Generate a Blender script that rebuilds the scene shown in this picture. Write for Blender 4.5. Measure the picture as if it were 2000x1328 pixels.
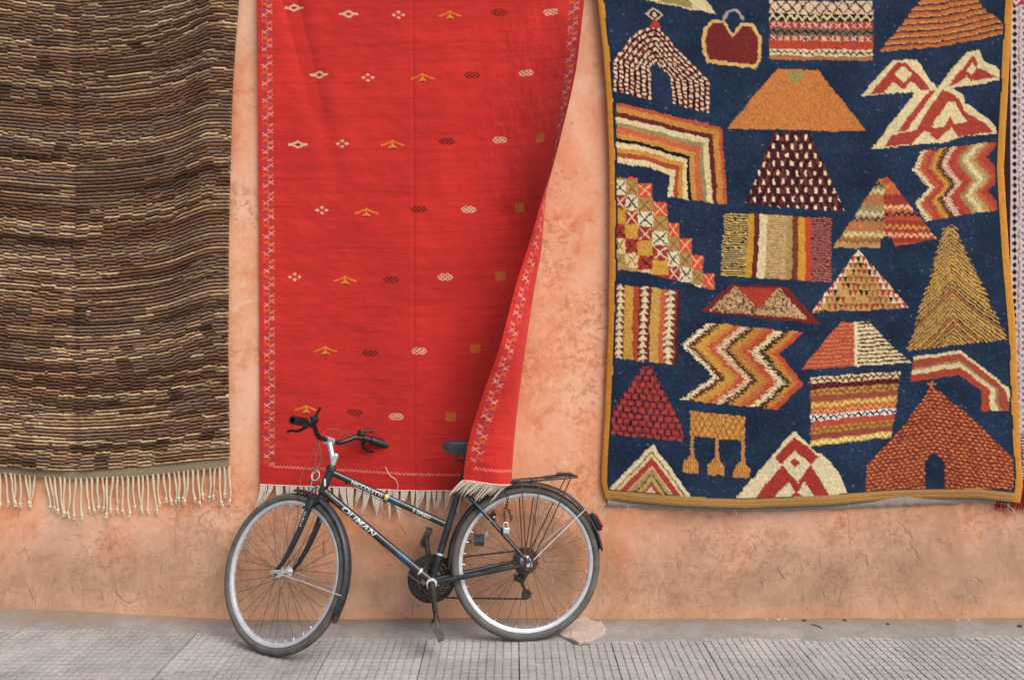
import bpy, bmesh, math, random
import numpy as np
from mathutils import Vector, Matrix

random.seed(7)
RNG = np.random.default_rng(11)
scene = bpy.context.scene
for o in list(bpy.data.objects):
    bpy.data.objects.remove(o)

# ------------------------------------------------------------------ camera
F = 1500.0                      # focal length in photograph pixels (2000 wide)
HCAM = 1.49                     # eye height, metres
DW = F * HCAM / 610.0           # camera to wall, metres
S = 610.0 / HCAM                # photograph pixels per metre on the wall plane
cam_d = bpy.data.cameras.new('camera')
cam_d.sensor_width = 36.0
cam_d.lens = 36.0 * F / 2000.0
cam_d.shift_y = -0.032
cam_d.clip_start = 0.05
cam_d.clip_end = 500.0
cam = bpy.data.objects.new('camera', cam_d)
scene.collection.objects.link(cam)
cam.location = (0, -DW, HCAM)
cam.rotation_euler = (math.radians(90), 0, 0)
scene.camera = cam

# ------------------------------------------------------------------ light
SUN_EL, SUN_AZ = math.radians(52), math.radians(50)   # azimuth: to the right of straight behind the camera
world = bpy.data.worlds.new('World')
scene.world = world
world.use_nodes = True
wn = world.node_tree
bg = wn.nodes['Background']
sky = wn.nodes.new('ShaderNodeTexSky')
sky.sky_type = 'NISHITA'
sky.sun_disc = False
sky.sun_elevation = SUN_EL
sky.sun_rotation = math.pi - SUN_AZ
sky.air_density = 1.0
sky.dust_density = 4.0
sky.ozone_density = 0.6
wn.links.new(sky.outputs[0], bg.inputs[0])
bg.inputs[1].default_value = 0.085
sl = bpy.data.lights.new('sun', 'SUN')
sl.energy = 1.5
sl.angle = math.radians(48)
sl.color = (1.0, 0.975, 0.94)
sun = bpy.data.objects.new('sun', sl)
scene.collection.objects.link(sun)
sd = Vector((math.sin(SUN_AZ) * math.cos(SUN_EL), -math.cos(SUN_AZ) * math.cos(SUN_EL), math.sin(SUN_EL)))
sun.rotation_euler = sd.to_track_quat('Z', 'Y').to_euler()
sun.location = (3, -6, 8)
scene.view_settings.view_transform = 'Standard'
scene.view_settings.look = 'None'
scene.view_settings.gamma = 1.0
scene.view_settings.use_curve_mapping = False
scene.view_settings.exposure = 1.0

# ------------------------------------------------------------------ helpers
def lin(c, k=0.85):
    c = np.array(c, float) / 255.0
    return np.where(c <= 0.04045, c / 12.92, ((c + 0.055) / 1.055) ** 2.4) * k

def lin4(c, k=0.85):
    l = lin(c, k)
    return (float(l[0]), float(l[1]), float(l[2]), 1.0)

def hash2(ix, iy, seed=0):
    n = (ix.astype(np.int64) * 374761393 + iy.astype(np.int64) * 668265263 + seed * 974634777) & 0x7fffffff
    n = ((n ^ (n >> 13)) * 1274126177) & 0x7fffffff
    n = (n ^ (n >> 16)) & 0xffffff
    return n / float(0xffffff)

def vnoise(x, y, seed=0):
    ix, iy = np.floor(x), np.floor(y)
    fx, fy = x - ix, y - iy
    fx = fx * fx * (3 - 2 * fx); fy = fy * fy * (3 - 2 * fy)
    a, b = hash2(ix, iy, seed), hash2(ix + 1, iy, seed)
    c, d = hash2(ix, iy + 1, seed), hash2(ix + 1, iy + 1, seed)
    return (a * (1 - fx) + b * fx) * (1 - fy) + (c * (1 - fx) + d * fx) * fy

def fbm(x, y, seed=0, oct=4):
    s, a, t = 0.0, 0.5, 0.0
    for i in range(oct):
        s = s + a * vnoise(x * 2 ** i, y * 2 ** i, seed + i); t += a; a *= 0.5
    return s / t

def wall_pt(px, py, y=0.0):
    """photograph pixel on a plane parallel to the wall at depth y"""
    d = y + DW
    return np.array(((px - 1000) * d / F, y, HCAM - (py - 600) * d / F))

def ground_pt(px, py):
    d = F * HCAM / (py - 600)
    return np.array(((px - 1000) * d / F, d - DW, 0.0))

def project(p):
    d = p[1] + DW
    return np.array((1000 + p[0] / d * F, 600 - (p[2] - HCAM) / d * F))

def link(o, parent=None):
    scene.collection.objects.link(o)
    if parent is not None:
        o.parent = parent
    return o

BASES = {}
def thing(name, base, label, category, group=None):
    o = bpy.data.objects.new(name, None)
    o.empty_display_size = 0.1
    link(o)
    o.location = base
    o['label'] = label; o['category'] = category
    if group: o['group'] = group
    BASES[o.name] = np.array(base, float)
    return o

def base_of(parent):
    if parent is None: return np.zeros(3)
    p = parent
    while p.parent is not None: p = p.parent
    return BASES.get(p.name, np.zeros(3))

def part_empty(name, parent):
    o = bpy.data.objects.new(name, None)
    o.empty_display_size = 0.05
    link(o, parent)
    return o

def unit(v):
    v = np.array(v, float); n = np.linalg.norm(v)
    return v / n if n > 1e-12 else v

class MB:
    """collects shapes in world coordinates, then links them as one mesh"""
    def __init__(s): s.v = []; s.f = []; s.m = []
    def add(s, v, f, m=0):
        o = len(s.v); s.v.extend([tuple(p) for p in v]); s.f.extend([tuple(i + o for i in q) for q in f]); s.m.extend([m] * len(f)); return s
    def tube(s, pts, r, n=8, closed=False, cap=True, m=0, flat=None):
        P = [np.array(p, float) for p in pts]; k = len(P)
        R = [r] * k if np.isscalar(r) else list(r)
        T = []
        for i in range(k):
            if closed: t = P[(i + 1) % k] - P[i - 1]
            elif i == 0: t = P[1] - P[0]
            elif i == k - 1: t = P[-1] - P[-2]
            else: t = unit(P[i + 1] - P[i]) + unit(P[i] - P[i - 1])
            T.append(unit(t))
        ref = np.array((0, 0, 1.0)) if abs(T[0][2]) < 0.9 else np.array((0, 1.0, 0))
        if flat is not None: ref = np.array(flat[0], float)
        u = unit(np.cross(T[0], ref)); V = []
        for i in range(k):
            u = unit(u - T[i] * np.dot(u, T[i])); w = np.cross(T[i], u)
            for j in range(n):
                a = 2 * math.pi * j / n
                fu = 1.0 if flat is None else flat[1]
                V.append(P[i] + R[i] * (math.cos(a) * u + fu * math.sin(a) * w))
        Fc = []
        for i in range(k if closed else k - 1):
            i2 = (i + 1) % k
            for j in range(n):
                j2 = (j + 1) % n
                Fc.append((i * n + j, i * n + j2, i2 * n + j2, i2 * n + j))
        if cap and not closed:
            Fc.append(tuple(range(n - 1, -1, -1))); Fc.append(tuple((k - 1) * n + j for j in range(n)))
        return s.add(V, Fc, m)
    def lathe(s, prof, c, ax, n=24, closed=False, m=0, ref=None, a0=0.0, a1=2 * math.pi):
        """profile of (radius, offset along axis)"""
        ax = unit(ax); c = np.array(c, float)
        r0 = np.array(ref, float) if ref is not None else (np.array((0, 0, 1.0)) if abs(ax[2]) < 0.9 else np.array((1.0, 0, 0)))
        u = unit(r0 - ax * np.dot(r0, ax)); w = np.cross(ax, u)
        full = abs(a1 - a0 - 2 * math.pi) < 1e-6
        k = len(prof); V = []; N = n if full else n + 1
        for i in range(N):
            a = a0 + (a1 - a0) * i / n
            d = math.cos(a) * u + math.sin(a) * w
            for (r, z) in prof: V.append(c + d * r + ax * z)
        Fc = []
        for i in range(n):
            i2 = (i + 1) % N
            for j in range(k if closed else k - 1):
                j2 = (j + 1) % k
                Fc.append((i * k + j, i * k + j2, i2 * k + j2, i2 * k + j))
        return s.add(V, Fc, m)
    def box(s, c, ax, ay, az, m=0, taper=1.0):
        c, ax, ay, az = [np.array(q, float) for q in (c, ax, ay, az)]
        V = []
        for k, t in ((-1, 1.0), (1, taper)):
            for i, j in ((-1, -1), (1, -1), (1, 1), (-1, 1)):
                V.append(c + ax * i * t + ay * j * t + az * k)
        return s.add(V, [(3, 2, 1, 0), (4, 5, 6, 7), (0, 1, 5, 4), (1, 2, 6, 5), (2, 3, 7, 6), (3, 0, 4, 7)], m)
    def ball(s, c, r, n=8, m=0, sq=(1, 1, 1)):
        prof = [(max(1e-5, r * math.sin(math.pi * i / n)), -r * math.cos(math.pi * i / n)) for i in range(n + 1)]
        k = len(s.v); s.lathe(prof, (0, 0, 0), (0, 0, 1), n + 2, m=m)
        for i in range(k, len(s.v)):
            p = s.v[i]; s.v[i] = (p[0] * sq[0] + c[0], p[1] * sq[1] + c[1], p[2] * sq[2] + c[2])
        return s
    def build(s, name, mats, parent=None, smooth=True, bevel=0):
        b = base_of(parent)
        me = bpy.data.meshes.new(name)
        me.from_pydata([(p[0] - b[0], p[1] - b[1], p[2] - b[2]) for p in s.v], [], s.f)
        mats = mats if isinstance(mats, (list, tuple)) else [mats]
        for m in mats: me.materials.append(m)
        if len(mats) > 1: me.polygons.foreach_set('material_index', s.m)
        if smooth:
            me.polygons.foreach_set('use_smooth', [True] * len(me.polygons))
            try: me.set_sharp_from_angle(angle=math.radians(42))
            except Exception: pass
        me.update()
        o = bpy.data.objects.new(name, me)
        link(o, parent)
        if bevel:
            md = o.modifiers.new('bevel', 'BEVEL'); md.width = bevel; md.segments = 2; md.limit_method = 'ANGLE'
        return o

def grid_obj(name, P, mat, parent=None, colors=None, wrap_thick=None):
    """P (rows, cols, 3) -> one smooth grid mesh with optional colour attribute"""
    if wrap_thick is not None:
        P = np.pad(P, ((1, 1), (1, 1), (0, 0)), mode='edge')
        off = np.zeros(P.shape[:2]); off[0, :] = off[-1, :] = 1; off[:, 0] = off[:, -1] = 1
        P = P.copy(); P[..., 1] += off * wrap_thick
        if colors is not None: colors = np.pad(colors, ((1, 1), (1, 1), (0, 0)), mode='edge')
    R, C, _ = P.shape
    b = base_of(parent)
    V = (P - b).reshape(-1, 3).astype(np.float32)
    i = np.arange(R * C).reshape(R, C)
    Q = np.stack([i[:-1, :-1], i[1:, :-1], i[1:, 1:], i[:-1, 1:]], -1).reshape(-1, 4).astype(np.int32)
    me = bpy.data.meshes.new(name)
    me.vertices.add(len(V)); me.vertices.foreach_set('co', V.ravel())
    me.loops.add(Q.size); me.loops.foreach_set('vertex_index', Q.ravel())
    me.polygons.add(len(Q))
    me.polygons.foreach_set('loop_start', np.arange(0, Q.size, 4, dtype=np.int32))
    me.polygons.foreach_set('use_smooth', np.ones(len(Q), bool))
    me.update(calc_edges=True)
    if colors is not None:
        at = me.attributes.new('Col', 'FLOAT_COLOR', 'POINT')
        c4 = np.ones((len(V), 4), np.float32); c4[:, :3] = colors.reshape(-1, 3)
        at.data.foreach_set('color', c4.ravel())
    me.materials.append(mat)
    o = bpy.data.objects.new(name, me)
    link(o, parent)
    return o

# ------------------------------------------------------------------ materials
def new_mat(name):
    m = bpy.data.materials.new(name); m.use_nodes = True
    nt = m.node_tree; bs = nt.nodes['Principled BSDF']
    return m, nt, bs

def N(nt, typ, **kw):
    n = nt.nodes.new(typ)
    for k, v in kw.items():
        if k.startswith('i_'):
            n.inputs[k[2:].replace('_', ' ')].default_value = v
        else: setattr(n, k, v)
    return n

def noise(nt, vec, scale, detail=4, rough=0.55, dist=0.0):
    n = N(nt, 'ShaderNodeTexNoise'); n.inputs['Scale'].default_value = scale
    n.inputs['Detail'].default_value = detail; n.inputs['Roughness'].default_value = rough; n.inputs['Distortion'].default_value = dist
    if vec is not None: nt.links.new(vec, n.inputs['Vector'])
    return n.outputs['Fac']

def ramp(nt, fac, stops):
    r = N(nt, 'ShaderNodeValToRGB'); cr = r.color_ramp
    while len(cr.elements) < len(stops): cr.elements.new(0.5)
    for e, (p, c) in zip(cr.elements, stops):
        e.position = p; e.color = c if len(c) == 4 else (*c, 1)
    nt.links.new(fac, r.inputs[0]); return r.outputs[0]

def fmath(nt, op, a, b=None, c=None, clamp=False):
    n = N(nt, 'ShaderNodeMath', operation=op); n.use_clamp = clamp
    for i, v in enumerate((a, b, c)):
        if v is None: continue
        if isinstance(v, (int, float)): n.inputs[i].default_value = v
        else: nt.links.new(v, n.inputs[i])
    return n.outputs[0]

def mixc(nt, fac, a, b, blend='MIX'):
    n = N(nt, 'ShaderNodeMix', data_type='RGBA', blend_type=blend)
    for i, v in ((0, fac), (6, a), (7, b)):
        if isinstance(v, (int, float)): n.inputs[i].default_value = v
        elif isinstance(v, tuple): n.inputs[i].default_value = v
        else: nt.links.new(v, n.inputs[i])
    return n.outputs[2]

def smooth01(nt, v, lo, hi):
    n = N(nt, 'ShaderNodeMapRange'); n.interpolation_type = 'SMOOTHSTEP'; n.clamp = True
    nt.links.new(v, n.inputs[0]); n.inputs[1].default_value = lo; n.inputs[2].default_value = hi
    return n.outputs[0]

def bump(nt, bs, h, strength=0.3, dist=0.01):
    b = N(nt, 'ShaderNodeBump'); b.inputs['Strength'].default_value = strength; b.inputs['Distance'].default_value = dist
    nt.links.new(h, b.inputs['Height']); nt.links.new(b.outputs[0], bs.inputs['Normal']); return b

def objco(nt):
    g = N(nt, 'ShaderNodeNewGeometry'); return g.outputs['Position']

def scaled(nt, vec, s):
    m = N(nt, 'ShaderNodeMapping'); m.inputs['Scale'].default_value = s; nt.links.new(vec, m.inputs[0]); return m.outputs[0]

def simple(name, c1, c2=None, rough=0.6, metal=0.0, nscale=40, rough2=None, bumps=0.0, spec=0.5, coat=0.0, k=0.85):
    m, nt, bs = new_mat(name)
    p = objco(nt)
    f = noise(nt, p, nscale, 5, 0.65)
    col = ramp(nt, f, [(0.35, lin4(c1, k)), (0.68, lin4(c2 or c1, k))])
    nt.links.new(col, bs.inputs['Base Color'])
    bs.inputs['Roughness'].default_value = rough
    if rough2 is not None:
        rr = N(nt, 'ShaderNodeMapRange'); nt.links.new(f, rr.inputs[0]); rr.inputs[1].default_value = .3; rr.inputs[2].default_value = .7
        rr.inputs[3].default_value = rough; rr.inputs[4].default_value = rough2; nt.links.new(rr.outputs[0], bs.inputs['Roughness'])
    bs.inputs['Metallic'].default_value = metal
    bs.inputs['Specular IOR Level'].default_value = spec
    bs.inputs['Coat Weight'].default_value = coat
    if bumps: bump(nt, bs, noise(nt, p, nscale * 4, 3), bumps, 0.004)
    return m

M = {}
def mat_wall():
    m, nt, bs = new_mat('orange_limewash_plaster')
    p = objco(nt)
    sep = N(nt, 'ShaderNodeSeparateXYZ'); nt.links.new(p, sep.inputs[0]); z = sep.outputs[2]; x = sep.outputs[0]
    big = noise(nt, p, 1.3, 5, 0.6, 0.4)
    mid = noise(nt, p, 5.0, 6, 0.65, 0.3)
    fine = noise(nt, p, 38.0, 6, 0.7)
    col = ramp(nt, big, [(0.36, lin4((220, 140, 95))), (0.50, lin4((235, 167, 130))), (0.64, lin4((241, 186, 155)))])
    col = mixc(nt, smooth01(nt, mid, 0.50, 0.70), col, lin4((242, 190, 158)))
    col = mixc(nt, fmath(nt, 'MULTIPLY', smooth01(nt, mid, 0.46, 0.30), 0.6), col, lin4((213, 124, 78)))
    # pale, rubbed old paint patches with wormy edges
    worm = noise(nt, p, 26.0, 8, 0.75, 0.7)
    reg = noise(nt, p, 1.9, 3, 0.5)
    flake = fmath(nt, 'MULTIPLY', smooth01(nt, worm, 0.52, 0.58), smooth01(nt, reg, 0.44, 0.58))
    col = mixc(nt, fmath(nt, 'MULTIPLY', flake, 0.50), col, lin4((196, 116, 78)))
    pale = fmath(nt, 'MULTIPLY', smooth01(nt, worm, 0.47, 0.41), smooth01(nt, reg, 0.40, 0.56))
    col = mixc(nt, fmath(nt, 'MULTIPLY', pale, 0.42), col, lin4((246, 190, 148)))
    # worn-through light patches higher up
    w2 = fmath(nt, 'MULTIPLY', smooth01(nt, noise(nt, p, 3.1, 6, 0.7), 0.60, 0.66), smooth01(nt, z, 1.3, 1.7))
    col = mixc(nt, fmath(nt, 'MULTIPLY', w2, 0.75), col, lin4((205, 178, 140)))
    # rising dirt and splash at the foot of the wall
    zz = fmath(nt, 'ADD', z, fmath(nt, 'MULTIPLY', fmath(nt, 'SUBTRACT', noise(nt, scaled(nt, p, (1, 1, 0.7)), 3.0, 6, 0.62, 0.5), 0.5), 0.75))
    xs = fmath(nt, 'MULTIPLY', smooth01(nt, x, 0.2, 2.4), 0.10)
    zz = fmath(nt, 'SUBTRACT', zz, xs)
    dirt = smooth01(nt, zz, 0.58, 0.16)
    dcol = ramp(nt, mid, [(0.38, lin4((166, 134, 108))), (0.66, lin4((198, 156, 128)))])
    col = mixc(nt, fmath(nt, 'MULTIPLY', dirt, 0.86), col, dcol)
    low = smooth01(nt, fmath(nt, 'ADD', z, fmath(nt, 'MULTIPLY', fmath(nt, 'SUBTRACT', mid, 0.5), 0.12)), 0.085, 0.03)
    col = mixc(nt, fmath(nt, 'MULTIPLY', low, 0.4), col, lin4((205, 150, 110)))
    # scratches: thin slanting lines
    def scr(rot, sc, th):
        mp = N(nt, 'ShaderNodeMapping'); mp.inputs['Rotation'].default_value = (0, rot, 0); mp.inputs['Scale'].default_value = (sc, sc, sc * 0.16)
        nt.links.new(p, mp.inputs[0])
        v = N(nt, 'ShaderNodeTexVoronoi', feature='DISTANCE_TO_EDGE'); v.inputs['Scale'].default_value = 1.0; v.inputs['Randomness'].default_value = 1.0
        dist = N(nt, 'ShaderNodeVectorMath', operation='ADD'); nt.links.new(mp.outputs[0], dist.inputs[0])
        nn = N(nt, 'ShaderNodeTexNoise'); nn.inputs['Scale'].default_value = 6; nt.links.new(p, nn.inputs['Vector'])
        sc2 = N(nt, 'ShaderNodeVectorMath', operation='SCALE'); nt.links.new(nn.outputs['Color'], sc2.inputs[0]); sc2.inputs['Scale'].default_value = 0.5
        nt.links.new(sc2.outputs[0], dist.inputs[1]); nt.links.new(dist.outputs[0], v.inputs['Vector'])
        return smooth01(nt, v.outputs['Distance'], th, th * 0.3)
    s1 = fmath(nt, 'MULTIPLY', scr(0.35, 9.0, 0.018), smooth01(nt, noise(nt, p, 4.5, 3), 0.52, 0.62))
    s2 = fmath(nt, 'MULTIPLY', scr(-0.5, 7.0, 0.014), smooth01(nt, noise(nt, p, 5.3, 3), 0.55, 0.64))
    s3 = fmath(nt, 'MAXIMUM', s1, s2)
    s3 = fmath(nt, 'MULTIPLY', s3, smooth01(nt, z, 1.0, 0.3))
    col = mixc(nt, fmath(nt, 'MULTIPLY', s3, 0.24), col, lin4((120, 80, 55)))
    # pits
    vo = N(nt, 'ShaderNodeTexVoronoi'); vo.inputs['Scale'].default_value = 26; nt.links.new(p, vo.inputs['Vector'])
    pit = fmath(nt, 'MULTIPLY', smooth01(nt, vo.outputs['Distance'], 0.13, 0.06), smooth01(nt, noise(nt, p, 6, 2), 0.52, 0.60))
    col = mixc(nt, fmath(nt, 'MULTIPLY', pit, 0.6), col, lin4((110, 74, 52)))
    col = mixc(nt, 0.16, col, ramp(nt, fine, [(0.3, (0.25, 0.25, 0.25)), (0.7, (0.95, 0.95, 0.95))]), 'OVERLAY')
    nt.links.new(col, bs.inputs['Base Color'])
    bs.inputs['Roughness'].default_value = 0.95; bs.inputs['Specular IOR Level'].default_value = 0.15
    h = fmath(nt, 'ADD', fmath(nt, 'MULTIPLY', fine, 0.5), fmath(nt, 'MULTIPLY', mid, 0.7))
    h = fmath(nt, 'SUBTRACT', h, fmath(nt, 'ADD', fmath(nt, 'MULTIPLY', flake, 0.5), fmath(nt, 'ADD', fmath(nt, 'MULTIPLY', s3, 0.8), pit)))
    bump(nt, bs, h, 0.5, 0.005)
    return m
M['wall'] = mat_wall()

def mat_pave(name, c1, c2, dust, bs_strength=0.4):
    m, nt, bs = new_mat(name)
    p = objco(nt)
    f1 = noise(nt, p, 2.6, 5, 0.6); f2 = noise(nt, p, 90, 4, 0.7); f3 = noise(nt, p, 14, 5, 0.6)
    col = ramp(nt, f1, [(0.35, lin4(c1)), (0.65, lin4(c2))])
    col = mixc(nt, fmath(nt, 'MULTIPLY', smooth01(nt, f3, 0.50, 0.72), 0.4), col, lin4(dust))
    col = mixc(nt, 0.25, col, ramp(nt, f2, [(0.3, (0.2, 0.2, 0.2)), (0.7, (0.9, 0.9, 0.9))]), 'OVERLAY')
    nt.links.new(col, bs.inputs['Base Color']); bs.inputs['Roughness'].default_value = 0.9; bs.inputs['Specular IOR Level'].default_value = 0.25
    bump(nt, bs, fmath(nt, 'ADD', f2, f3), bs_strength, 0.003)
    return m
M['tile'] = mat_pave('grey_cement_tile', (150, 149, 146), (166, 164, 160), (160, 153, 146))
def dusty(m, dust):
    nt = m.node_tree; bs = nt.nodes['Principled BSDF']; src = bs.inputs['Base Color'].links[0].from_socket
    p = objco(nt); f = noise(nt, p, 2.2, 5, 0.65, 0.4)
    col = mixc(nt, fmath(nt, 'MULTIPLY', smooth01(nt, f, 0.42, 0.66), 0.75), src, lin4(dust)) if dust else src
    oi = N(nt, 'ShaderNodeObjectInfo'); mr = N(nt, 'ShaderNodeMapRange'); nt.links.new(oi.outputs['Random'], mr.inputs[0]); mr.inputs[3].default_value = 0.45; mr.inputs[4].default_value = 0.58
    cc = N(nt, 'ShaderNodeCombineColor'); [nt.links.new(mr.outputs[0], cc.inputs[i]) for i in range(3)]
    stain = ramp(nt, noise(nt, p, 7.0, 6, 0.7, 0.8), [(0.34, (0.42, 0.415, 0.41)), (0.52, (0.5, 0.5, 0.5)), (0.70, (0.56, 0.555, 0.55))])
    col = mixc(nt, 1.0, col, stain, 'OVERLAY')
    nt.links.new(mixc(nt, 0.8, col, cc.outputs[0], 'OVERLAY'), bs.inputs['Base Color'])
dusty(M['tile'], None)
M['groove'] = mat_pave('dirt_in_tile_grooves', (134, 131, 127), (147, 143, 138), (150, 144, 137))
dusty(M['groove'], (158, 155, 151))
M['mortar'] = mat_pave('dusty_mortar', (130, 127, 124), (146, 142, 138), (148, 138, 127), 0.6)
dusty(M['mortar'], None)
def wall_dirt(m):
    nt = m.node_tree; bs = nt.nodes['Principled BSDF']; src = bs.inputs['Base Color'].links[0].from_socket
    p = objco(nt); sp_ = N(nt, 'ShaderNodeSeparateXYZ'); nt.links.new(p, sp_.inputs[0])
    y = fmath(nt, 'ADD', sp_.outputs[1], fmath(nt, 'MULTIPLY', fmath(nt, 'SUBTRACT', noise(nt, p, 9.0, 6, 0.7), 0.5), 0.28))
    f = smooth01(nt, y, -0.15, -0.01)
    nt.links.new(mixc(nt, fmath(nt, 'MULTIPLY', f, 0.75), src, lin4((136, 112, 92))), bs.inputs['Base Color'])
wall_dirt(M['mortar'])
M['stone'] = mat_pave('pale_stone', (164, 148, 136), (184, 168, 155), (158, 138, 122), 0.6)

def mat_cloth(name, scale, strength, dist, rough=0.95, sheen=0.0, weave=None):
    m, nt, bs = new_mat(name)
    a = N(nt, 'ShaderNodeAttribute', attribute_name='Col')
    p = objco(nt)
    f = noise(nt, p, scale, 3, 0.7)
    col = mixc(nt, 0.35, a.outputs['Color'], ramp(nt, f, [(0.28, (0.2, 0.2, 0.2)), (0.72, (0.85, 0.85, 0.85))]), 'OVERLAY')
    h = f
    if weave:
        w = noise(nt, scaled(nt, p, weave), 1.0, 3, 0.6)
        col = mixc(nt, 0.18, col, ramp(nt, w, [(0.3, (0.22, 0.22, 0.22)), (0.7, (0.78, 0.78, 0.78))]), 'OVERLAY')
        h = fmath(nt, 'ADD', f, fmath(nt, 'MULTIPLY', w, 1.5))
    nt.links.new(col, bs.inputs['Base Color'])
    bs.inputs['Roughness'].default_value = rough; bs.inputs['Specular IOR Level'].default_value = 0.1
    bs.inputs['Sheen Weight'].default_value = sheen; bs.inputs['Sheen Roughness'].default_value = 0.6
    bump(nt, bs, h, strength, dist)
    return m
M['kilim'] = mat_cloth('red_flatweave_wool', 420, 0.3, 0.002, sheen=0.05, weave=(14, 14, 330))
M['pile'] = mat_cloth('blue_wool_pile', 300, 0.7, 0.004)
M['loop'] = mat_cloth('brown_wool_loops', 380, 0.7, 0.004, weave=(60, 60, 60))
M['fourth'] = mat_cloth('pale_wool_weave', 420, 0.4, 0.002)
M['fringe'] = simple('ecru_fringe_yarn', (230, 214, 192), (246, 235, 218), 0.95, nscale=160, bumps=0.4, spec=0.1)
M['fringe_brown'] = simple('tan_fringe_cord', (218, 198, 164), (236, 220, 190), 0.95, nscale=200, bumps=0.5, spec=0.1)
M['heading'] = simple('taupe_woven_heading', (142, 122, 98), (162, 142, 116), 0.95, nscale=120, bumps=0.4, spec=0.1)
M['greyweave'] = simple('grey_selvedge', (150, 138, 130), (178, 166, 156), 0.95, nscale=120, bumps=0.4, spec=0.1)
M['red_fringe'] = simple('crimson_wool', (150, 22, 34), (176, 34, 44), 0.95, nscale=120, bumps=0.4, spec=0.1)

M['paint'] = simple('scuffed_blue_black_paint', (16, 22, 27), (38, 50, 58), 0.28, nscale=22, rough2=0.5, coat=0.4)
M['fender'] = simple('scuffed_black_mudguard', (26, 27, 31), (52, 54, 62), 0.35, nscale=26, rough2=0.6)
M['bluepaint'] = simple('blue_foil_band', (22, 52, 80), (34, 76, 108), 0.3, coat=0.3)
M['gold'] = simple('gold_foil_band', (196, 168, 84), (214, 190, 110), 0.35)
M['white'] = simple('white_decal', (196, 196, 194), (226, 226, 224), 0.6, nscale=90)
M['alu'] = simple('dull_aluminium', (206, 207, 209), (226, 227, 229), 0.34, metal=0.45, nscale=30, rough2=0.5)
M['silver'] = simple('polished_silver_stem', (214, 220, 226), (232, 236, 240), 0.25, metal=0.7, nscale=30)
M['steel'] = simple('greasy_steel', (46, 42, 38), (92, 84, 74), 0.45, metal=0.6, nscale=60, rough2=0.7)
M['rusty'] = simple('rusty_spoke_steel', (84, 58, 42), (126, 100, 82), 0.55, metal=0.5, nscale=30)
M['rubber'] = simple('dusty_tyre_rubber', (84, 81, 77), (112, 107, 100), 0.85, nscale=18, bumps=0.2, spec=0.3)
M['black'] = simple('black_plastic', (17, 18, 18), (30, 31, 31), 0.42, nscale=40)
M['vinyl'] = simple('black_saddle_vinyl', (36, 36, 38), (58, 58, 60), 0.45, nscale=60, bumps=0.15)
M['cable'] = simple('grey_cable', (92, 82, 78), (118, 104, 98), 0.5)
M['redplastic'] = simple('red_reflector_plastic', (120, 16, 20), (150, 26, 28), 0.35)
M['pedal'] = simple('dusty_resin_pedal', (66, 62, 54), (104, 98, 86), 0.7, nscale=50)
M['greyplastic'] = simple('blue_grey_plastic', (56, 62, 74), (74, 80, 92), 0.5, nscale=50)
M['leaf'] = simple('dry_brown_litter', (62, 48, 36), (96, 74, 52), 0.9, nscale=60)
M['paper'] = simple('pale_paper_scrap', (196, 186, 176), (214, 206, 198), 0.9, nscale=60)

M['scratch'] = simple('dark_plaster_scratch', (124, 88, 62), (150, 108, 78), 0.95, nscale=30, spec=0.1)
M['scratch_pale'] = simple('pale_plaster_scratch', (222, 186, 152), (232, 200, 170), 0.95, nscale=30, spec=0.1)
# ------------------------------------------------------------------ wall
def build_wall():
    xs = np.linspace(-5.0, 5.0, 330); zs = np.linspace(-0.25, 3.3, 130)
    X, Z = np.meshgrid(xs, zs)
    Y = 0.010 * (fbm(X * 1.1 + 9, Z * 1.1, 3) - 0.5) + 0.006 * (fbm(X * 5, Z * 5 + 4, 5) - 0.5)
    foot = np.clip(1 - Z / 0.16, 0, 1)
    Y = Y - 0.018 * foot ** 2 * (0.4 + fbm(X * 4, Z * 3, 8))
    root = thing('plastered_wall', (0, 0.3, 0), 'orange limewashed plaster wall the rugs hang on, dirty along its foot', 'wall')
    P = np.stack([X, np.minimum(Y, 0.008), Z], -1)
    grid_obj('plaster_face', P, M['wall'], root)
    rg = random.Random(17); b = MB()
    def ysurf(x, z):
        x, z = np.array([x]), np.array([z]); ft = np.clip(1 - z / 0.16, 0, 1)
        y = 0.010 * (fbm(x * 1.1 + 9, z * 1.1, 3) - 0.5) + 0.006 * (fbm(x * 5, z * 5 + 4, 5) - 0.5) - 0.018 * ft ** 2 * (0.4 + fbm(x * 4, z * 3, 8))
        return float(np.minimum(y, 0.008)[0]) - 0.0013
    for i in range(60):
        x = rg.uniform(-2.6, 2.6); z = 0.06 + 0.5 * rg.random() ** 1.3; L = rg.uniform(.015, .09) * (1.6 if rg.random() < .12 else 1); a = rg.gauss(0, .45); w = rg.uniform(.0006, .0016); cv = rg.uniform(-.5, .5)
        pts = [(x + math.sin(a + cv * t) * L * t, z + math.cos(a + cv * t) * L * t) for t in (0, .25, .5, .75, 1)]
        V = []
        for k, (px_, pz_) in enumerate(pts):
            ww = w * (0.25, 1, 1.1, .8, .15)[k]
            for q in (-1, 1): V.append((px_ + q * ww, ysurf(px_, pz_), pz_ + q * ww * .3))
        b.add(V, [(2 * k, 2 * k + 1, 2 * k + 3, 2 * k + 2) for k in range(4)], 0 if rg.random() < .7 else 1)
    o = b.build('scratches', [M['scratch'], M['scratch_pale']], root); o['kind'] = 'stuff'
    b = MB(); b.box((0, 0.19, 1.53), (5.0, 0, 0), (0, 0.17, 0), (0, 0, 1.77))
    b.build('wall_core', M['wall'], root, smooth=False)
build_wall()

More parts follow.
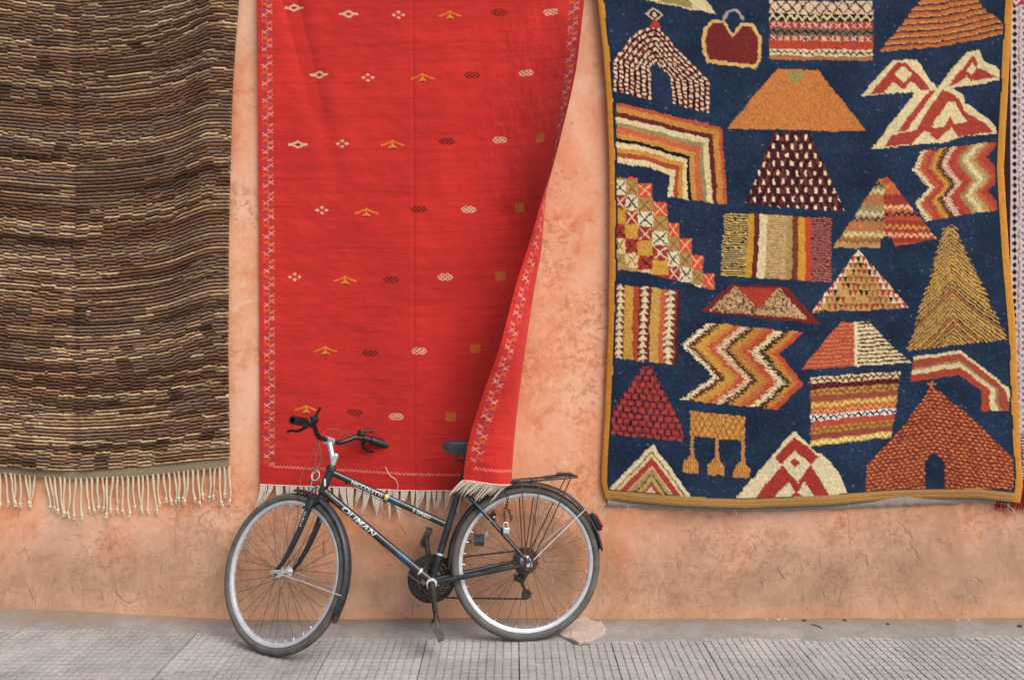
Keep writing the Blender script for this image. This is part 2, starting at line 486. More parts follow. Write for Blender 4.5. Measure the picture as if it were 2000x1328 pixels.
# ------------------------------------------------------------------ pavement
def build_pavement():
    b = MB(); b.add([(-150, -250, -0.03), (150, -250, -0.03), (150, 40, -0.03), (-150, 40, -0.03)], [(0, 1, 2, 3)])
    pav = b.build('pavement', M['tile'], smooth=False); pav['kind'] = 'structure'
    T = 0.411
    def tile_mesh(ncol, nrow, seed):
        rg = random.Random(seed); c = T / 12; mb = MB()
        w, d = ncol * c - 0.003, nrow * c - 0.003
        mb.add([(0, 0, -0.004), (w, 0, -0.004), (w, d, -0.004), (0, d, -0.004), (0, 0, -0.04), (w, 0, -0.04), (w, d, -0.04), (0, d, -0.04)],
               [(0, 1, 2, 3), (0, 4, 5, 1), (1, 5, 6, 2), (2, 6, 7, 3), (3, 7, 4, 0)], 1)
        for i in range(ncol):
            for j in range(nrow):
                x0, y0 = i * c - 0.0015 + c / 2, j * c - 0.0015 + c / 2
                h = rg.uniform(-0.0014, 0.0004); a, bb = c * 0.46, c * 0.46
                if rg.random() < 0.05: h -= 0.002
                t = rg.uniform(0.37, 0.405) * c; tx, ty = rg.uniform(-.0006, .0006), rg.uniform(-.0006, .0006)
                V = [(x0 - a, y0 - bb, -0.0041), (x0 + a, y0 - bb, -0.0041), (x0 + a, y0 + bb, -0.0041), (x0 - a, y0 + bb, -0.0041),
                     (x0 - t + tx, y0 - t + ty, h), (x0 + t + tx, y0 - t + ty, h), (x0 + t + tx, y0 + t + ty, h), (x0 - t + tx, y0 + t + ty, h)]
                mb.add(V, [(4, 5, 6, 7)], 0); mb.add(V, [(0, 1, 5, 4), (1, 2, 6, 5), (2, 3, 7, 6), (3, 0, 4, 7)], 1)
        me = bpy.data.meshes.new('paving_tile'); me.from_pydata(mb.v, [], mb.f)
        me.materials.append(M['tile']); me.materials.append(M['groove']); me.polygons.foreach_set('material_index', mb.m); me.update()
        return me
    full = [tile_mesh(12, 12, s) for s in range(4)]
    cut = tile_mesh(7, 12, 21)
    rg = random.Random(3)
    def place(me, x, y):
        o = bpy.data.objects.new('paving_tile', me); link(o, pav)
        o.location = (x, y, rg.uniform(-0.0012, 0.0004)); o.rotation_euler = (rg.uniform(-.002, .002), rg.uniform(-.002, .002), rg.uniform(-.002, .002))
    y0 = -0.40
    for i in range(-2, 9):
        x = -0.380 + i * T
        off = 0.0 if i < 4 else -0.10
        for j in range(1, -4, -1):
            if y0 + off + j * T - T > 0.1: continue
            place(full[rg.randrange(4)], x, y0 + off + (j - 1) * T + (0.0))
    for j in range(2, -4, -1): place(cut, -1.202 - 0.240, y0 + (j - 1) * T - 0.12 + 0.005)
    for i in range(7):
        for j in range(2, -4, -1): place(full[rg.randrange(4)], -1.445 - T * (i + 1), y0 - 0.12 + (j - 1) * T)
    # mortar strip along the wall
    xs = np.linspace(-5, 5, 420); ts = np.linspace(0, 1, 26)
    X, Tt = np.meshgrid(xs, ts)
    sm = lambda a, b, v: (lambda t: t * t * (3 - 2 * t))(np.clip((v - a) / (b - a), 0, 1))
    width = 0.235 - 0.115 * sm(-1.0, -1.7, X) + 0.085 * (fbm(X * 5, X * 0 + 3, 4, 5) - .5) - 0.03 * sm(1.2, 2.2, X)
    topz = 0.010 + 0.062 * sm(-1.1, -2.5, X) + 0.016 * (fbm(X * 3, X * 0, 9) - 0.5)
    Y = 0.02 - Tt * (width + 0.02)
    Z = 0.0025 + topz * (1 - Tt) ** 1.6 + 0.006 * (fbm(X * 14, Y * 14, 2) - 0.5) * np.sin(np.pi * np.clip(Tt, 0, 1)) + 0.004 * np.sin(np.pi * Tt)
    Z = Z - 0.005 * np.clip((Tt - .6) / .4, 0, 1) - 0.004 * (fbm(X * 22, Y * 22, 12) - .5) * np.clip(Tt / .5, 0, 1); Z = np.where(Tt > 0.97, -0.012, Z)
    o = grid_obj('mortar_strip', np.stack([X, Y, Z], -1)[::-1], M['mortar']); o['kind'] = 'structure'
build_pavement()

# ------------------------------------------------------------------ rug painting tools (rug coordinates are in wall units of 1/S metre)
class Painter:
    def __init__(s, X, Y, base):
        s.X, s.Y = X, Y
        s.c = np.empty(X.shape + (3,)); s.c[:] = lin(base)
    def inside(s, poly, X=None, Y=None):
        X = s.X if X is None else X; Y = s.Y if Y is None else Y
        poly = np.array(poly, float); x0, y0 = poly.min(0) - 1; x1, y1 = poly.max(0) + 1
        bb = (X >= x0) & (X <= x1) & (Y >= y0) & (Y <= y1)
        res = np.zeros(X.shape, bool)
        if not bb.any(): return res
        xx, yy = X[bb], Y[bb]; r = np.zeros(xx.shape, bool); j = len(poly) - 1
        for i in range(len(poly)):
            xi, yi = poly[i]; xj, yj = poly[j]
            if yi != yj:
                r ^= ((yi > yy) != (yj > yy)) & (xx < (xj - xi) * (yy - yi) / (yj - yi) + xi)
            j = i
        res[bb] = r; return res
    def put(s, m, col):
        if callable(col): s.c[m] = col(s.X[m], s.Y[m])
        else: s.c[m] = lin(col)
    def poly(s, pts, col):
        m = s.inside(pts); s.put(m, col); return m
    def line(s, pts, w, col):
        for (a, b) in zip(pts[:-1], pts[1:]):
            a, b = np.array(a, float), np.array(b, float); d = b - a; L2 = max(1e-9, d @ d)
            bb = (s.X > min(a[0], b[0]) - w) & (s.X < max(a[0], b[0]) + w) & (s.Y > min(a[1], b[1]) - w) & (s.Y < max(a[1], b[1]) + w)
            if not bb.any(): continue
            x, y = s.X[bb] - a[0], s.Y[bb] - a[1]; t = np.clip((x * d[0] + y * d[1]) / L2, 0, 1)
            q = (x - t * d[0]) ** 2 + (y - t * d[1]) ** 2 < (w / 2) ** 2
            mm = np.zeros(s.X.shape, bool); mm[bb] = q; s.put(mm, col)
    def quad(s, a, b, c, d):
        """mask and (p,q) inside quad a(0,0) b(1,0) c(1,1) d(0,1)"""
        P = np.zeros(s.X.shape); Q = np.zeros(s.X.shape); Mk = np.zeros(s.X.shape, bool)
        for (p0, p1, p2, w) in ((a, b, c, ((0, 0), (1, 0), (1, 1))), (a, c, d, ((0, 0), (1, 1), (0, 1)))):
            m = s.inside([p0, p1, p2])
            if not m.any(): continue
            x, y = s.X[m], s.Y[m]; det = (p1[1] - p2[1]) * (p0[0] - p2[0]) + (p2[0] - p1[0]) * (p0[1] - p2[1])
            if abs(det) < 1e-9: continue
            l0 = ((p1[1] - p2[1]) * (x - p2[0]) + (p2[0] - p1[0]) * (y - p2[1])) / det
            l1 = ((p2[1] - p0[1]) * (x - p2[0]) + (p0[0] - p2[0]) * (y - p2[1])) / det; l2 = 1 - l0 - l1
            P[m] = l0 * w[0][0] + l1 * w[1][0] + l2 * w[2][0]; Q[m] = l0 * w[0][1] + l1 * w[1][1] + l2 * w[2][1]; Mk |= m
        return Mk, P, Q
    def ribbon(s, O, I):
        """band between two matching polylines: mask, band 0..1 across, length along"""
        Mk = np.zeros(s.X.shape, bool); B = np.zeros(s.X.shape); T = np.zeros(s.X.shape); t = 0.0
        for i in range(len(O) - 1):
            m, p, q = s.quad(O[i], I[i], I[i + 1], O[i + 1]); m &= ~Mk
            L = 0.5 * (np.hypot(O[i + 1][0] - O[i][0], O[i + 1][1] - O[i][1]) + np.hypot(I[i + 1][0] - I[i][0], I[i + 1][1] - I[i][1]))
            B[m] = p[m]; T[m] = t + q[m] * L; Mk |= m; t += L
        return Mk, B, T
    def bands(s, m, v, stops):
        """stops: list of (upper limit, colour)"""
        lo = -1e9
        for hi, c in stops:
            s.put(m & (v >= lo) & (v < hi), c); lo = hi

def zig(x, period, amp): return amp * (np.abs(((x / period) % 1.0) * 2 - 1) * 2 - 1)

CREAM, RED, RUST, GOLD, TAN, MAROON, DARK, ORANGE, OLIVE, BRICK = (226, 204, 154), (170, 66, 54), (186, 90, 60), (200, 146, 62), (186, 152, 96), (104, 42, 40), (38, 30, 30), (198, 120, 56), (160, 140, 88), (134, 52, 44)
PINK = (222, 180, 150)

def paint_blue(X0, Y0):
    jx = (vnoise(X0 / 3.1, Y0 / 3.1, 5) - 0.5) * 2.6 + (vnoise(X0 / 14, Y0 / 14, 15) - 0.5) * 3.0
    jy = (vnoise(X0 / 3.1, Y0 / 3.1, 6) - 0.5) * 2.6 + (vnoise(X0 / 14, Y0 / 14, 16) - 0.5) * 3.0
    p = Painter(X0 + jx, Y0 + jy, (36, 49, 71)); X, Y = p.X, p.Y
    # abrash in the indigo ground
    n = fbm(X0 / 60, Y0 / 40, 31); k = 0.55 + 0.90 * n
    p.c *= k[..., None]
    sp = hash2(np.floor(X0 / 2.6), np.floor(Y0 / 2.6), 3)
    p.c[sp > 0.93] *= 1.7
    p.c[sp > 0.996] = lin((96, 106, 126))
    teal = fbm(X0 / 26, Y0 / 26, 44) > 0.62
    p.c[teal] = p.c[teal] * np.array((0.8, 1.12, 0.95))
    zA = lambda *q: [(1160 + x / 4.025, y / 4.025) for x, y in q]
    zB = lambda *q: [(1560 + x / 4.025, y / 4.025) for x, y in q]
    zC = lambda *q: [(1160 + x / 4.025, 320 + y / 4.025) for x, y in q]
    zD = lambda *q: [(1560 + x / 4.025, 320 + y / 4.025) for x, y in q]
    zE = lambda *q: [(1160 + x / 3.589, 640 + y / 3.589) for x, y in q]
    zF = lambda *q: [(1560 + x / 3.589, 640 + y / 3.589) for x, y in q]
    # pale leaf at the top
    p.poly(zA((300, 0), (560, 62), (940, 142), (880, 60), (800, -40), (640, -190), (480, -170), (330, -60)), CREAM)
    p.poly(zA((480, -40), (520, 40), (770, 95), (720, 10), (640, -90)), OLIVE); p.line(zA((495, -80), (500, 45)), 3, ORANGE)
    # more motifs above
    p.poly(zA((1360, -260), (1790, -250), (1790, -30), (1500, -20), (1420, 5), (1360, -10)), (206, 150, 110))
    p.poly(zB((0, -30), (180, -20), (170, 15), (60, 20), (0, 12)), (214, 190, 130))
    p.poly(zB((380, -60), (520, -60), (480, 22), (395, 10)), RUST); p.poly(zB((545, -60), (740, -60), (735, 10), (560, 15)), CREAM)
    # checked tent
    O = [(1197, 183), (1197, 124), (1240, 68), (1277, 53), (1330, 112), (1382, 163), (1382, 226)]
    I = [(1270, 197), (1268, 138), (1273, 131), (1280, 126), (1297, 145), (1307, 157), (1313, 206)]
    m, b, t = p.ribbon(O, I)
    fr = (b * 6.5) % 1.0; dash = ((t / 8.5) + np.floor(b * 6.5) * 0.5) % 1.0
    p.put(m, (44, 24, 26)); p.put(m & (fr < 0.58), (150, 62, 52)); p.put(m & (fr < 0.58) & (dash < 0.56), (232, 206, 172))
    p.poly(zA((400, 125), (462, 85), (530, 150), (465, 195)), (214, 176, 150)); p.poly(zA((420, 130), (464, 100), (510, 150), (465, 180)), DARK)
    p.poly(zA((445, 140), (464, 120), (485, 145), (465, 165)), (220, 190, 160)); p.poly(zA((450, 180), (480, 180), (520, 240), (420, 240)), RED)
    # bag
    arc = [(1035 + 0, 0)]
    p.line(zA(*[(1072 + 76 * math.cos(a), 195 - 80 * math.sin(a)) for a in np.linspace(0.1, math.pi - 0.1, 9)]), 5.5, (176, 156, 158))
    bag = [(835, 250), (920, 185), (1010, 200), (1065, 290), (1140, 210), (1225, 215), (1295, 310), (1295, 480), (1250, 565), (880, 515), (835, 440)]
    p.poly(zA(*bag), (222, 180, 112))
    bag2 = [(868, 262), (930, 210), (998, 212), (1063, 318), (1148, 236), (1215, 240), (1266, 318), (1268, 475), (1238, 533), (895, 488), (865, 430)]
    p.poly(zA(*bag2), (122, 44, 42))
    # kilim block at the top
    m, u, v = p.quad((1497, 8), (1695, 12), (1696, 125), (1497, 121))
    X_ = u * 198
    p.bands(m, v, [(0.22, (226, 196, 160)), (0.34, DARK), (0.475, RED), (0.58, (110, 104, 84)), (0.69, (172, 70, 58)), (0.82, (188, 72, 50)), (0.93, (228, 208, 166)), (2, (178, 116, 76))])
    q = (np.abs(((X_ / 22) % 1) - 0.5) * 2 + np.abs(v / 0.22 - 0.5) * 2)
    p.put(m & (v < 0.21) & (np.abs(q - 1) < 0.17), (92, 50, 36))
    p.put(m & (np.abs(v - (0.28 + zig(X_, 16, 0.045))) < 0.024), (222, 206, 150))
    ch = (np.floor(X_ / 14)); xx = (X_ / 14) % 1
    for vc, hh, sd in ((0.41, 0.05, 2), (0.635, 0.045, 7)):
        hue = hash2(ch, ch * 0, sd)
        cell = m & (np.abs(v - vc) < hh) & (np.abs(xx - 0.5) < 0.36)
        if sd == 7:
            p.put(cell & (hue < 0.3), (74, 70, 60)); p.put(cell & (hue > 0.75), GOLD)
        dd = np.abs((xx - 0.5) / 0.36) - np.abs((v - vc) / hh)
        p.put(cell & (np.abs(dd) < 0.3), (226, 190, 168))
    p.put(m & (np.abs(v - (0.53 + zig(X_, 15, 0.03))) < 0.018), (34, 32, 30))
    p.put(m & (np.abs(v - (0.875 + zig(X_, 12, 0.024))) < 0.016), (52, 40, 34))
    # orange trapezoid
    p.poly([(1415, 255), (1513, 140), (1592, 142), (1684, 261)], lambda x, y: lin((200, 124, 64)) * (0.86 + 0.3 * hash2(np.floor(x / 2.6), np.floor(y / 2.6), 9))[:, None])
    p.poly(zA((1480, 588), (1650, 588), (1570, 690)), OLIVE)
    # dotted maroon triangle
    m = p.inside([(1504, 263), (1577, 263), (1642, 415), (1449, 403)])
    p.put(m, (78, 36, 40)); h = hash2(np.floor(X / 4.5), np.floor(Y / 8.5), 12); p.put(m & (h > 0.6), (52, 26, 32)); p.put(m & (h < 0.2), (112, 56, 50))
    r = np.floor((Y - 264) / 17.0); cx = ((X - 1449 + 9 * (r % 2)) / 18.3) % 1; cy = ((Y - 264) / 17.0) % 1
    p.put(m & (np.abs(cx - 0.5) < 0.14) & (np.abs(cy - 0.55) < 0.30), (228, 190, 150)); p.put(m & (np.abs(cx - 0.5) < 0.07) & (np.abs(cy - 0.55) < 0.15), (244, 232, 206))
    # striped triangle top right
    tri = zB((595, 435), (950, 0), (1060, -130), (1300, -130), (1360, 0), (1430, 110), (1530, 170), (1608, 275), (1450, 325), (1300, 345), (1100, 385))
    m = p.inside(tri)
    base = np.interp(X, [1708, 1833, 1883, 1960], [107, 96, 86, 68]); w = ((base - Y) / 12.3); f = w % 1; g = hash2(np.floor(w), np.floor(w) * 0, 5)
    p.put(m, (190, 112, 58)); p.put(m & (f > 0.42), (160, 74, 58)); p.put(m & (f > 0.66), (46, 32, 30)); p.put(m & (f > 0.84), (206, 160, 104))
    # winged cream motif
    p.poly(zB((450, 778), (700, 505), (895, 495), (1055, 715), (1035, 745), (880, 742)), CREAM)
    p.poly(zB((1050, 720), (1290, 430), (1385, 415), (1430, 500), (1530, 545), (1600, 637), (1430, 668), (1140, 707)), CREAM)
    p.poly(zB((540, 1188), (890, 735), (1050, 712), (1180, 703), (1270, 760), (1290, 830), (1480, 945), (1552, 1056), (1300, 1078), (1100, 1135)), CREAM)
    p.poly(zB((520, 768), (735, 515), (800, 515), (990, 690), (1000, 722), (925, 728), (850, 662), (790, 727), (705, 668), (630, 757)), RED)
    p.poly(zB((710, 610), (780, 540), (862, 605), (790, 672)), CREAM)
    p.poly(zB((1150, 695), (1340, 450), (1385, 520), (1370, 545), (1540, 625), (1390, 640), (1330, 652), (1290, 612), (1230, 668)), RED)
    p.poly(zB((1290, 570), (1338, 508), (1370, 560), (1325, 612)), CREAM)
    p.poly(zB((740, 1055), (1000, 722), (1042, 735), (800, 1052)), RED)
    p.poly(zB((640, 1168), (700, 1075), (880, 1045), (1100, 720), (1190, 750), (1260, 830), (1280, 890), (1440, 970), (1500, 1042), (1230, 1092), (1170, 1012), (1070, 1117), (950, 1042), (850, 1152)), RED)
    p.poly(zB((1010, 1015), (1150, 812), (1200, 812), (1250, 900), (1300, 970), (1200, 990), (1165, 930), (1110, 1012)), CREAM)
    # zigzag block, right
    def zigblock(L, R, cols, seed, saw=0.028):
        m, b, t = p.ribbon(L, R)
        b2 = b + saw * (((t / 5.0) % 1) - 0.5) * 2; k = len(cols)
        for i, c in enumerate(cols):
            p.put(m & (b2 >= (i / k if i else -9)) & (b2 < ((i + 1) / k if i < k - 1 else 9)), c)
        p.put(m & (((b < 0.025) & (((t / 5.0) % 1) < 0.5))), (36, 50, 76))
    zigblock([(1790, 298), (1773, 335), (1805, 370), (1778, 400), (1797, 433)], [(1948, 278), (1922, 310), (1950, 345), (1924, 375), (1950, 411)],
             [CREAM, RUST, RED, GOLD, (96, 58, 40), (216, 176, 150), RED, (176, 70, 58), OLIVE, CREAM, TAN, RUST, RED], 3)
    # striped corner carpet
    O = [(1201, 204), (1309, 229), (1405, 252), (1416, 403)]; I = [(1202, 322), (1267, 330), (1307, 344), (1302, 386)]
    m, b, t = p.ribbon(O, I)
    p.bands(m, b, [(.06, RUST), (.16, (206, 140, 66)), (.24, MAROON), (.335, CREAM), (.41, OLIVE), (.51, (204, 104, 70)), (.595, (206, 144, 70)), (.655, (30, 26, 28)), (.735, CREAM), (.82, (206, 144, 66)), (.90, (172, 78, 52)), (2, CREAM)])
    # checkerboard stairs
    Tt = [-85, 30, 160, 310, 470, 592, 725, 868]; xe = [150, 240, 336, 450, 570, 660, 752, 840, 932]
    cc = [(206, 84, 54), (178, 140, 84), (226, 212, 172), (150, 58, 46), (204, 152, 66), (168, 62, 48), (222, 196, 142), (182, 146, 90), (196, 140, 70)]
    xc = [(232, 170, 130), (140, 100, 54), (62, 58, 44), (226, 190, 160), (180, 130, 56), (90, 34, 30), (150, 120, 70), (150, 118, 70), (170, 120, 60)]
    zx, zy = (X - 1160) * 4.025, (Y - 320) * 4.025; bot = np.interp(zx, [150, 340, 500, 690, 930], [835, 848, 885, 935, 992])
    for c in range(8):
        for d in range(9):
            top, bt = Tt[c] + d * 113, Tt[c] + (d + 1) * 113
            m = (zx >= xe[c]) & (zx < xe[c + 1]) & (zy >= max(top, 122 if c < 2 else -99)) & (zy < bt) & (zy < bot)
            if not m.any(): continue
            p.put(m, cc[d])
            if d != 4:
                u, v = (zx - xe[c]) / (xe[c + 1] - xe[c]), (zy - top) / 113.0
                p.put(m & ((np.abs(u - v) < 0.075) | (np.abs(u + v - 1) < 0.075)) & (np.abs(u - .5) < 0.42), xc[d])
    # striped panel
    m, u, v = p.quad((1410, 417), (1617, 429), (1615, 551), (1403, 541)); x = u * 835
    hs = ((v * 122 / 4.6) % 1) < 0.48
    p.bands(m, x, [(180, (206, 176, 104)), (230, (202, 150, 56)), (268, MAROON), (325, (228, 206, 158)), (480, (204, 172, 120)), (525, (170, 140, 84)), (570, (120, 58, 40)), (628, (204, 148, 58)), (672, (190, 70, 40)), (2000, (98, 40, 42))])
    p.put(m & hs & (x < 180), (40, 34, 36)); p.put(m & hs & (x > 325) & (x < 480), (172, 132, 80)); p.put(m & hs & (x > 672), (170, 104, 92))
    # maroon trapezoid
    p.poly([(1364, 608), (1423, 557), (1528, 561), (1592, 633)], (122, 42, 36))
    m = p.poly(zC((890, 1158), (1088, 968), (1430, 985), (1645, 1222)), (170, 124, 84)); hh = hash2(np.floor(X / 2.7), np.floor(Y / 2.7), 4); p.put(m & (hh > 0.55), (206, 170, 124)); p.put(m & (hh < 0.25), (110, 66, 46))
    p.poly(zC((1100, 968), (1412, 984), (1265, 1142)), (174, 64, 48))
    # arrow columns
    m, u, v = p.quad((1199, 555), (1327, 568), (1319, 712), (1196, 699)); x = u * 127; y = v * 146
    p.bands(m, x, [(20, (120, 60, 46)), (37, (204, 156, 70)), (47, (172, 74, 48)), (70, (112, 40, 36)), (88, (196, 154, 78)), (99, (196, 96, 60)), (121, (120, 58, 44)), (999, (70, 40, 40))])
    for x0, wd in ((11, 10), (57, 9), (107, 12)):
        ph = ((y + 0.15 * x) / 12.6) % 1; p.put(m & (np.abs(x - x0) < wd * ph * 1.0), (226, 206, 164))
    # big zigzag carpet
    zigblock([(1374, 630), (1325, 673), (1386, 733), (1322, 777)], [(1560, 648), (1512, 690), (1560, 747), (1508, 797)],
             [(232, 214, 170), (108, 52, 40), (204, 158, 72), (200, 136, 62), (188, 84, 56), (226, 190, 150), (90, 56, 40), (196, 140, 66), (196, 112, 62), (186, 78, 54), (230, 212, 160), (76, 48, 36), (204, 140, 66), (188, 80, 54)], 4, 0.03)
    # brick pyramid
    m = p.inside(zE((335, 265), (390, 270), (612, 700), (605, 782), (93, 735), (100, 620), (130, 570)))
    p.put(m, (30, 32, 46)); yy = Y - 0.085 * (X - 1190); r = np.floor((yy - 712) / 12.5); fy = ((yy - 712) / 12.5) % 1; fx = ((X - 1186 + 7 * (r % 2)) / 14.2) % 1
    p.put(m & (fy > 0.1) & (fx > 0.20), (160, 58, 56)); p.put(m & (fy > 0.3) & (fy < .7) & (fx > 0.4) & (fx < 0.8), (176, 76, 64))
    # banner with three tassels
    m, u, v = p.quad(*zE((655, 573), (1032, 610), (1032, 777), (655, 742)))
    p.put(m, (206, 150, 76)); q = np.abs(((u * 9) % 1) - .5) * 2 + np.abs(((v * 2.2) % 1) - .5) * 2; p.put(m & (np.abs(q - 1) < 0.22), (164, 96, 46))
    for (tx, ty, yb, bb) in ((667, 745, 885, 1000), (840, 760, 905, 1018), (1020, 778, 930, 1038)):
        p.poly(zE((tx - 12, ty), (tx + 12, ty), (tx + 12, yb), (tx - 12, yb)), (190, 130, 78))
        m = p.poly(zE((tx - 20, yb - 8), (tx + 10, yb - 8), (tx + 48, yb + 45), (tx + 50, bb), (tx - 66, bb - 8), (tx - 62, yb + 40)), (204, 148, 78)); p.put(m & (((X / 3.6) % 1) < 0.4), (170, 104, 56))
    # chevron triangle
    ap, L, R = zE((400, 803), (100, 1122), (662, 1162)); m = p.inside([ap, L, R]); mid = ((L[0] + R[0]) / 2 + 2, (L[1] + R[1]) / 2)
    m, b, t = p.ribbon([L, ap, R], [mid, mid, mid])
    p.bands(m, b, [(.13, (230, 212, 168)), (.17, (104, 104, 70)), (.26, (230, 200, 150)), (.44, (176, 66, 54)), (.49, (228, 180, 150)), (.60, (180, 150, 96)), (.64, (80, 70, 50)), (.76, (196, 160, 100)), (.86, (170, 80, 60)), (2, (226, 196, 160))])
    # big cream and red diamond triangle
    cr = zE((1375, 705), (1480, 810)) + zF((60, 832), (180, 910), (250, 1000), (326, 1152)) + zE((955, 1192),)
    p.poly(cr, (226, 208, 164))
    p.poly(zE((1375, 748), (1545, 888), (1490, 942), (1375, 845), (1285, 940), (1238, 892)), (168, 58, 50))
    p.poly(zE((1380, 895), (1416, 925), (1380, 957), (1343, 922)), (168, 58, 50))
    p.poly(zE((1285, 945), (1400, 1062), (1340, 1065), (1215, 1192), (1095, 1192)), (168, 58, 50))
    p.poly(zE((1490, 942), (1400, 1062), (1450, 1060), (1530, 1180), (1640, 1180)), (168, 58, 50))
    p.poly(zE((1395, 1130), (1312, 1194), (1478, 1192)), (168, 58, 50)); p.poly(zE((1285, 945), (1395, 1062), (1402, 1080), (1490, 942), (1500, 950), (1405, 1130), (1385, 1130), (1275, 955)), (168, 58, 50))
    p.poly(zE((1375, 850), (1486, 942), (1397, 1052), (1290, 940)), (226, 208, 164)); p.poly(zE((1380, 895), (1416, 925), (1380, 957), (1343, 922)), (168, 58, 50))
    # half and half triangle
    poly = [(1634, 628), (1688, 628), (1772, 708), (1554, 720)]
    m = p.inside(poly); yy = Y + 0.06 * (X - 1660); f = ((yy / 7.6) % 1)
    lft = X < 1660
    p.put(m & lft, (180, 82, 60)); p.put(m & lft & (f < 0.3), (204, 124, 80)); p.put(m & ~lft, (226, 206, 162)); p.put(m & ~lft & (f < 0.42) & (X > 1667), (84, 44, 34))
    # rows of waves
    pl = [(1572, 735), (1752, 725), (1741, 813), (1734, 852), (1574, 868)]; m = p.inside(pl)
    v = (Y - np.interp(X, [1572, 1752], [735, 725])) / np.interp(X, [1572, 1740], [133, 126]); cols = [(228, 204, 160), (120, 48, 46), (196, 140, 74), (150, 80, 60), (196, 130, 62), (180, 90, 60), (232, 224, 212), (182, 80, 56), (190, 136, 70), (146, 76, 58), (206, 160, 80)]
    zc = [(96, 66, 40), (52, 26, 30), (120, 78, 36), None, (232, 196, 110), (220, 150, 90), (34, 34, 40), None, (140, 90, 44), None, (240, 220, 140)]
    for i in range(11):
        mm = m & (v >= i / 11) & (v < (i + 1) / 11 if i < 10 else v < 9); p.put(mm, cols[i])
        if zc[i]: p.put(mm & (np.abs(v * 11 - i - .5 - zig(X, 12.5, 0.28)) < 0.20), zc[i])
    # triangle of triangles
    ap, L, R = zD((440, 675), (58, 1172), (832, 1132)); m = p.inside([ap, L, R]); p.put(m, (230, 208, 170))
    t = (Y - ap[1]) / ((L[1] + R[1]) / 2 - ap[1]); rows = 9; r = np.floor(t * rows); fr = t * rows - r
    xx = (X - ap[0]) / 10.6 + r * 0.5; fx = np.abs((xx % 1) - 0.5) * 2; edge = np.abs(X - ap[0]) > (r * 10.2 - 6)
    hh = hash2(np.floor(xx), r, 8); dn = fx < (1 - fr)
    inn = ~edge; p.put(m & inn, (196, 150, 88)); p.put(m & inn & dn & (hh < 0.35), (150, 62, 48)); p.put(m & inn & dn & (hh > 0.75), (44, 36, 34)); p.put(m & inn & dn & (hh > .35) & (hh < .6), (150, 104, 60)); p.put(m & edge & dn & (r > 0), (176, 72, 54))
    # two-tone tent with waves
    m = p.inside(zD((240, 667), (600, 130), (670, 120), (1050, 600), (722, 657), (700, 600), (650, 568), (612, 600), (615, 663)))
    lft = X < 1560 + 640 / 4.025; v = (Y - 0.02 * (X - 1700) - 350) / 134; vi = np.floor(v * 13); hl = hash2(vi, vi * 0, 3)
    p.put(m & lft, (182, 146, 90)); p.put(m & lft & (hl < .35), (180, 116, 74)); p.put(m & lft & (hl > .75), (160, 140, 92))
    p.put(m & ~lft, (186, 82, 54)); p.put(m & ~lft & (hl < .3), (160, 62, 50)); p.put(m & ~lft & (hl > .8), (196, 104, 58))
    for vc, c1, c2 in ((.10, (50, 52, 60), (214, 130, 70)), (.20, (226, 206, 150), (206, 110, 60)), (.42, None, (236, 190, 150)), (.52, (226, 210, 170), (48, 36, 52)), (.60, (50, 58, 60), None), (.70, (190, 120, 80), (214, 150, 70)), (.82, (220, 206, 140), (230, 180, 140)), (.92, (140, 90, 50), None)):
        q = np.abs(v - vc - zig(X, 11.5, 0.026)) < 0.020
        if c1: p.put(m & lft & q, c1)
        if c2: p.put(m & ~lft & q, c2)
    # tree
    ap, L, R = zD((1160, 480))[0], (1769, 682), (1960, 662)
    t = np.clip((Y - ap[1]) / 232, 0, 1.2); cxs = ap[0] + 4 * t; saw = (1 - ((Y - 439) / 11.5) % 1) * -7 + 3
    hwl = 10 + 74 * t + saw * 1.0; hwr = 8 + 100 * t + saw
    bt = np.interp(X, [1769, 1960], [684, 662])
    m = (X > cxs - hwl) & (X < cxs + hwr) & (Y > ap[1] + 1 + np.abs(X - ap[0]) * 0.5) & (Y < bt)
    dv = np.where(X < cxs, 1.15, 0.95) * np.abs(X - cxs); s_ = (Y - dv + 0.0006 * dv ** 2 * 3) / 7.4 + vnoise(X0 / 30, Y0 / 30, 4) * 0.5; f = s_ % 1; hh = hash2(np.floor(s_), np.floor(s_) * 0, 19)
    p.put(m, (190, 152, 88)); p.put(m & (f < 0.42), (110, 70, 42)); p.put(m & (f < 0.42) & (hh < .3), (52, 40, 30)); p.put(m & (f > 0.42) & (hh > .7), (206, 164, 84)); p.put(m & (f > .42) & (hh < .12), (176, 110, 72))
    # arch at the right
    m, b, t = p.ribbon(zF((780, 203), (1100, 152), (1425, 412), (1482, 424), (1482, 572)), zF((760, 378), (1085, 325), (1238, 428), (1240, 432), (1240, 576)))
    m, b, t = p.ribbon(zF((780, 203), (1100, 152), (1430, 415), (1482, 572)), zF((760, 378), (1085, 325), (1240, 430), (1240, 576)))
    p.bands(m, b, [(.14, CREAM), (.42, (166, 76, 60)), (.52, (164, 132, 84)), (.70, CREAM), (2, (172, 72, 54))])
    # tiled roof house
    m = p.inside(zF((905, 400), (1150, 600), (1462, 908), (1472, 1112), (1000, 1114), (995, 932), (920, 860), (866, 932), (872, 1122), (448, 1142), (455, 958), (740, 660)))
    cx = zF((915, 0))[0][0]; sl = np.where(Y < 640 + 900 / 3.589, 0.55, 0.1) * np.abs(X - cx)
    yv = (Y - 0.16 * np.abs(X - cx)) / 6.8; r = np.floor(yv); fy = yv % 1; fx = ((X + 5.5 * (r % 2)) / 11.0) % 1
    p.put(m, (152, 66, 44)); p.put(m & (fy > 0.55), (128, 52, 36)); p.put(m & (fy < 0.45) & (fx < 0.55), (214, 134, 86))
